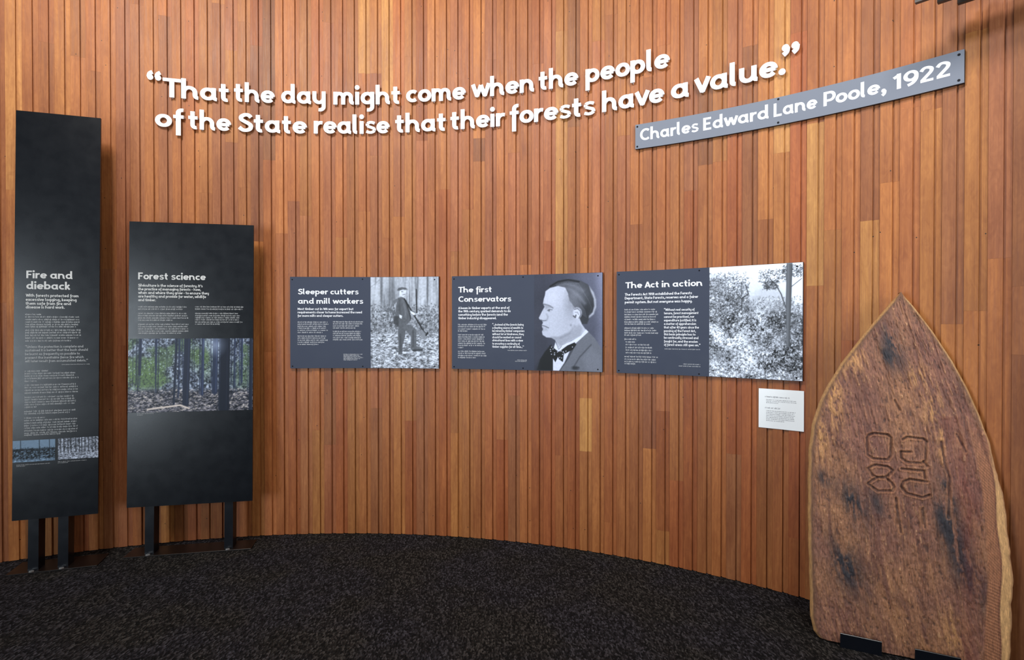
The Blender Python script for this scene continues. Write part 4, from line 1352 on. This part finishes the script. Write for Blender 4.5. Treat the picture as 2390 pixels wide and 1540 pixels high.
# waney right edge: shallow scallops on the lower part
low = np.clip((1.0 - bb) / .25, 0, 1)
_sc = vnoise(bb * 0, bb, 1, 11, 71, 3)
aR = aR + low * (.016 * (_sc - .5) + .0025 * np.abs(np.sin(bb * 31 + 3 * _sc))) - low * .001
aL = aL + .0008 * np.sin(bb * 45)
w_ = aR - aL
rimL = np.minimum(.016, w_ * .22)
rimR = np.minimum(.012, w_ * .22)
inL, inR = aL + rimL, aR - rimR
tt = np.linspace(0, 1, NA)
Aa = inL[:, None] + (inR - inL)[:, None] * tt[None, :]
Bb = np.repeat(bb[:, None], NA, 1)
# grain runs up and leans left; follow it with a sheared coordinate
gx = Aa + .16 * (Bb - .6) + .02 * np.sin(Bb * 5)
n_f = vnoise(gx + .004 * vnoise(Aa, Bb, 25, 18, 90, 2), Bb, 130, 13, 21, 2, .6)
n_m = vnoise(gx, Bb, 40, 9, 33, 3)
n_b = vnoise(gx, Bb, 7, 4, 52, 3)
n_s = vnoise(gx, Bb, 150, 62, 66, 2, .7)
ridge = 1 - np.abs(2 * vnoise(gx, Bb, 75, 9, 77, 2, .6) - 1)
splint = np.clip((ridge - .80) / .2, 0, 1)
sawin = prof(SL_SAW, Bb) - .018 - .006 * vnoise(Aa, Bb, 3, 8, 12, 2)
sapin = prof(SL_SAP, Bb) - .005 + .004 * np.sin(Bb * 19)
insaw = np.clip((Aa - sawin) / .008, 0, 1) * np.clip((1.02 - Bb) / .22, 0, 1)
insap = np.clip((Aa - sapin) / .004, 0, 1) * np.clip((.86 - Bb) / .16, 0, 1)
edge_l = np.clip((Aa - inL[:, None]) / .012, 0, 1)
rough = edge_l * (1 - insaw)
disp = rough * (.0062 * (n_f - .5) + .0110 * (n_m - .5) + .0060 * (n_s - .5) - .0022 * splint)
sawl = np.sin((Bb * 1.0 - (Aa - .6) * np.where(Bb > .35, -1.1, -.35)) * 2 * math.pi / .0125)
disp += insaw * (1 - insap) * .0006 * sawl
cut = np.zeros_like(Aa)
for k, c in enumerate(SL_CARVE):
    d = seg_dist(Aa, Bb, c)
    dep = .0072 if k < 7 else .0045
    cut = np.maximum(cut, dep * np.exp(-(d / .0044) ** 2))
    if k < 7: disp += .0022 * np.exp(-((d - .0085) / .004) ** 2)
for c in SL_CRACK:
    d = seg_dist(Aa, Bb, c)
    cut = np.maximum(cut, .0055 * np.exp(-(d / .0034) ** 2))
for c in SL_CARVE[:4] + SL_CARVE[6:7]:
    cx_, cy_ = np.mean([q[0] for q in c[:-1]]), np.mean([q[1] for q in c[:-1]])
    hx = (max(q[0] for q in c) - min(q[0] for q in c)) / 2
    hy = (max(q[1] for q in c) - min(q[1] for q in c)) / 2
    dd = np.maximum(np.abs(Aa - cx_) / hx, np.abs(Bb - cy_) / hy)
    disp -= .0026 * np.clip((1 - dd) / .15, 0, 1)
front = disp - cut                                     # outward positive
# colour of the wood itself
def lerp(c, m, col):
    m = np.clip(m, 0, 1)[..., None]
    return c * (1 - m) + np.asarray(col) * m
srgb = lambda c: np.array(s2l(c))
col = np.ones(Aa.shape + (3,)) * srgb((138, 96, 75))
col = lerp(col, (n_b - .42) * 2.4, srgb((127, 84, 73)))
col = lerp(col, np.clip((.48 - n_b) * 3, 0, 1), srgb((158, 112, 78)))
col = lerp(col, np.clip((n_m - .56) * 3.2, 0, .8), srgb((106, 68, 56)))
for x, y, rx, ry, s_ in SL_LIGHT:
    g_ = np.exp(-((Aa - x) / rx) ** 2 - ((Bb - y) / ry) ** 2)
    col = lerp(col, g_ * s_ * np.clip((n_s + n_f - .75) * 2.2, 0, 1), srgb((196, 146, 92)))
col = lerp(col, splint * .30 * rough * (.3 + 1.4 * n_b), srgb((74, 46, 40)))
col = lerp(col, np.clip((.42 - n_f) * 3, 0, .35) * rough, srgb((88, 56, 50)))
col = lerp(col, np.clip((n_f - .62) * 3, 0, .26) * rough, srgb((176, 128, 90)))
sp = np.clip((n_s - .72) * 8, 0, 1) * (n_f > .52)
col = lerp(col, sp * .55, srgb((205, 160, 118)))
col = lerp(col, np.clip((.30 - n_s) * 6, 0, .7), srgb((62, 42, 38)))
for x, y, rx, ry, s_ in SL_DARK:
    sh = x - .30 * (Bb - y)
    g_ = np.exp(-((Aa - sh) / rx) ** 2 - ((Bb - y) / ry) ** 2)
    col = lerp(col, 1.25 * g_ * s_ * np.clip((n_f * .8 + n_m + n_s * .6 - .86) * 2.6, 0, 1), srgb((44, 41, 47)))
red = np.exp(-((Aa - (sawin - .045)) / .035) ** 2) * (Bb < 1.0)
col = lerp(col, red * .40 * n_m * 1.6, srgb((118, 58, 48)))
col = lerp(col, insaw * .95, srgb((160, 108, 76)))
col = lerp(col, insaw * (1 - insap) * np.clip(sawl - .1, 0, 1) * .75, srgb((100, 60, 42)))
col = lerp(col, np.exp(-((Aa - sapin) / .005) ** 2) * .7 * (Bb < 1.0), srgb((96, 54, 42)))
col = lerp(col, insap, srgb((204, 160, 108)) * (.82 + .36 * vnoise(Aa, Bb, 60, 9, 15, 2))[..., None])
col = lerp(col, insap * np.clip(sawl * .5, 0, 1) * .35, srgb((180, 138, 92)))
nearL = np.exp(-((Aa - inL[:, None]) / .010) ** 2)
col = lerp(col, nearL * .75, srgb((96, 66, 46)))
nearR = np.exp(-((inR[:, None] - Aa) / .012) ** 2) * (Bb > .95)
col = lerp(col, nearR * .6, srgb((120, 86, 58)))
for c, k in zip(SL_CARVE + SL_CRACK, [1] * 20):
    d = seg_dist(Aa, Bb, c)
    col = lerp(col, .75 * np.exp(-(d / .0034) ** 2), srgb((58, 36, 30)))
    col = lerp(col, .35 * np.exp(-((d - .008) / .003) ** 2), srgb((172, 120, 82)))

col *= np.array([1.03, .98, .94])
# columns: back-left, left rim outer (two), front..., right rim outer (two), back-right
TH = .046
rimc, darkrim, sapc = srgb((186, 142, 92)), srgb((112, 74, 48)), srgb((204, 160, 108))
cols_x = [aL + .004, aL, aL + rimL * .40] + [Aa[:, j] for j in range(NA)] + [aR - rimR * .4, aR, aR - .006]
cols_y = [np.full(NB, TH), np.full(NB, .020), np.full(NB, .008)] + [-front[:, j] for j in range(NA)] + [np.full(NB, .004), np.full(NB, .014), np.full(NB, TH)]
one = np.ones((NB, 1))
lc = one * rimc * (0.9 + .25 * vnoise(bb * 0, bb, 1, 60, 3, 2))[:, None]
rmix = np.clip((bb - .85) / .2, 0, 1)[:, None]
rc_ = (one * srgb((190, 142, 98))) * (1 - rmix) + (one * rimc) * rmix
cols_c = [one * darkrim, lc, lc] + [col[:, j, :] for j in range(NA)] + [rc_, rc_ * .85, one * darkrim]
VX = np.stack(cols_x, 1)
VY = np.stack(cols_y, 1)
VC = np.stack(cols_c, 1)
NC = VX.shape[1]
VZ = np.repeat(bb[:, None], NC, 1)
co = np.stack([VX, VY, VZ], -1).reshape(-1, 3)
idx = np.arange(NB * NC).reshape(NB, NC)
q = np.stack([idx[:-1, :-1], idx[:-1, 1:], idx[1:, 1:], idx[1:, :-1]], -1).reshape(-1, 4)
qb = np.stack([idx[:-1, -1], idx[:-1, 0], idx[1:, 0], idx[1:, -1]], -1).reshape(-1, 4)
q = np.concatenate([q, qb])
cb_, ct_ = co[idx[0]].mean(0), co[idx[-1]].mean(0)
nv = len(co)
co = np.concatenate([co, [cb_], [ct_]])
tri = []
for r_, c, fl in ((idx[0], nv, False), (idx[-1], nv + 1, True)):
    for i in range(NC):
        a, b_ = int(r_[i]), int(r_[(i + 1) % NC])
        tri.append((b_, a, c) if not fl else (a, b_, c))
tri = np.array(tri)
me = bpy.data.meshes.new('timber_slab')
me.vertices.add(len(co))
me.vertices.foreach_set('co', co.astype(np.float32).ravel())
me.loops.add(len(q) * 4 + len(tri) * 3)
me.loops.foreach_set('vertex_index', np.concatenate([q.ravel(), tri.ravel()]).astype(np.int32))
me.polygons.add(len(q) + len(tri))
me.polygons.foreach_set('loop_start', np.concatenate([np.arange(len(q)) * 4, len(q) * 4 + np.arange(len(tri)) * 3]).astype(np.int32))
me.update(calc_edges=True)
me.validate()
at = me.color_attributes.new('wood', 'FLOAT_COLOR', 'POINT')
vc = np.concatenate([VC.reshape(-1, 3), [VC[0, 5]], [VC[-1, 5]]])
at.data.foreach_set('color', np.concatenate([vc, np.ones((len(vc), 1))], 1).astype(np.float32).ravel())
slab = link('timber_slab', me, M['slab'])
slab.matrix_world = SLAB_M
tag(slab, 'tall weathered timber slab with pointed top and carved marks, leaning against the wall', 'timber slab')

for a0, lab in ((.105, 'black steel foot bracket holding the slab near its left corner'), (.372, 'black steel foot bracket under the slab, at the bottom of the frame')):
    m = MB()
    wdt = .152
    # L-shaped: a lip in front of the slab and a shoe under it
    pr = [(-.026, .0005), (.060, .0005), (.060, .0065), (-.0185, .0065), (-.0185, .060), (-.020, .0615), (-.0245, .0615), (-.026, .060)]
    n = len(pr)
    vs = [(0, y, z) for y, z in pr] + [(wdt, y, z) for y, z in pr]
    fs = [(k, (k + 1) % n, n + (k + 1) % n, n + k) for k in range(n)]
    fs += [tuple(range(n - 1, -1, -1)), tuple(range(n, 2 * n))]
    m.add(vs, fs)
    bl = SLAB_P + e1 * a0
    o = m.build('slab_bracket', M['steel'], None, (bl.x, bl.y, 0), (0, 0, sa))
    tag(o, lab, 'bracket', 'black steel brackets at the foot of the slab')

# ================================================================== SLATTED CEILING PANEL (upper right)
gd = Vector((.70, -.714, 0)).normalized()
gn = Vector((gd.y, -gd.x, 0))
groot = tag(empty('slatted_panel', (1.95, 2.05, 2.75)), 'dark slatted panel hung from the ceiling, its slat ends at the top right', 'ceiling panel')
org = Vector((1.95, 2.05, 2.75))
starts = [Vector((1.676, 2.306, 0)), Vector((1.769, 2.306, 0)), Vector((1.857, 2.312, 0))]
starts += [Vector((1.735, 2.175, 0)) + Vector((-.714, -.70, 0)) * .065 * j + gd * .02 * j for j in range(0)]
for s_ in starts:
    m = MB()
    ln, wd, hh = .55, .010, .030
    w2 = Vector((gd.y, -gd.x, 0)) * wd
    p = [s_ - w2, s_ + gd * ln - w2, s_ + gd * ln + w2, s_ + w2]
    vs = [(v.x - org.x, v.y - org.y, z) for z in (-.014, hh) for v in p]
    m.add(vs, [(3, 2, 1, 0), (4, 5, 6, 7), (0, 1, 5, 4), (1, 2, 6, 5), (2, 3, 7, 6), (3, 0, 4, 7)])
    m.build('slat', M['slat'], groot)
nrm = Vector((.714, .70, 0))
for k in (.10, .42):
    m = MB()
    c = starts[1] + gd * k
    a, b_ = c - nrm * .065, c + nrm * .065
    s2 = gd * .012
    vs = [(v.x - org.x, v.y - org.y, z) for z in (.030, .050) for v in (a - s2, b_ - s2, b_ + s2, a + s2)]
    m.add(vs, [(3, 2, 1, 0), (4, 5, 6, 7), (0, 1, 5, 4), (1, 2, 6, 5), (2, 3, 7, 6), (3, 0, 4, 7)])
    m.build('cross_rail', M['slat'], groot)
    m = MB()
    m.disc((c.x - org.x, c.y - org.y, .050), (0, 0, 1), .005, 1.618, 10)
    m.build('hanger_rod', M['slat'], groot)
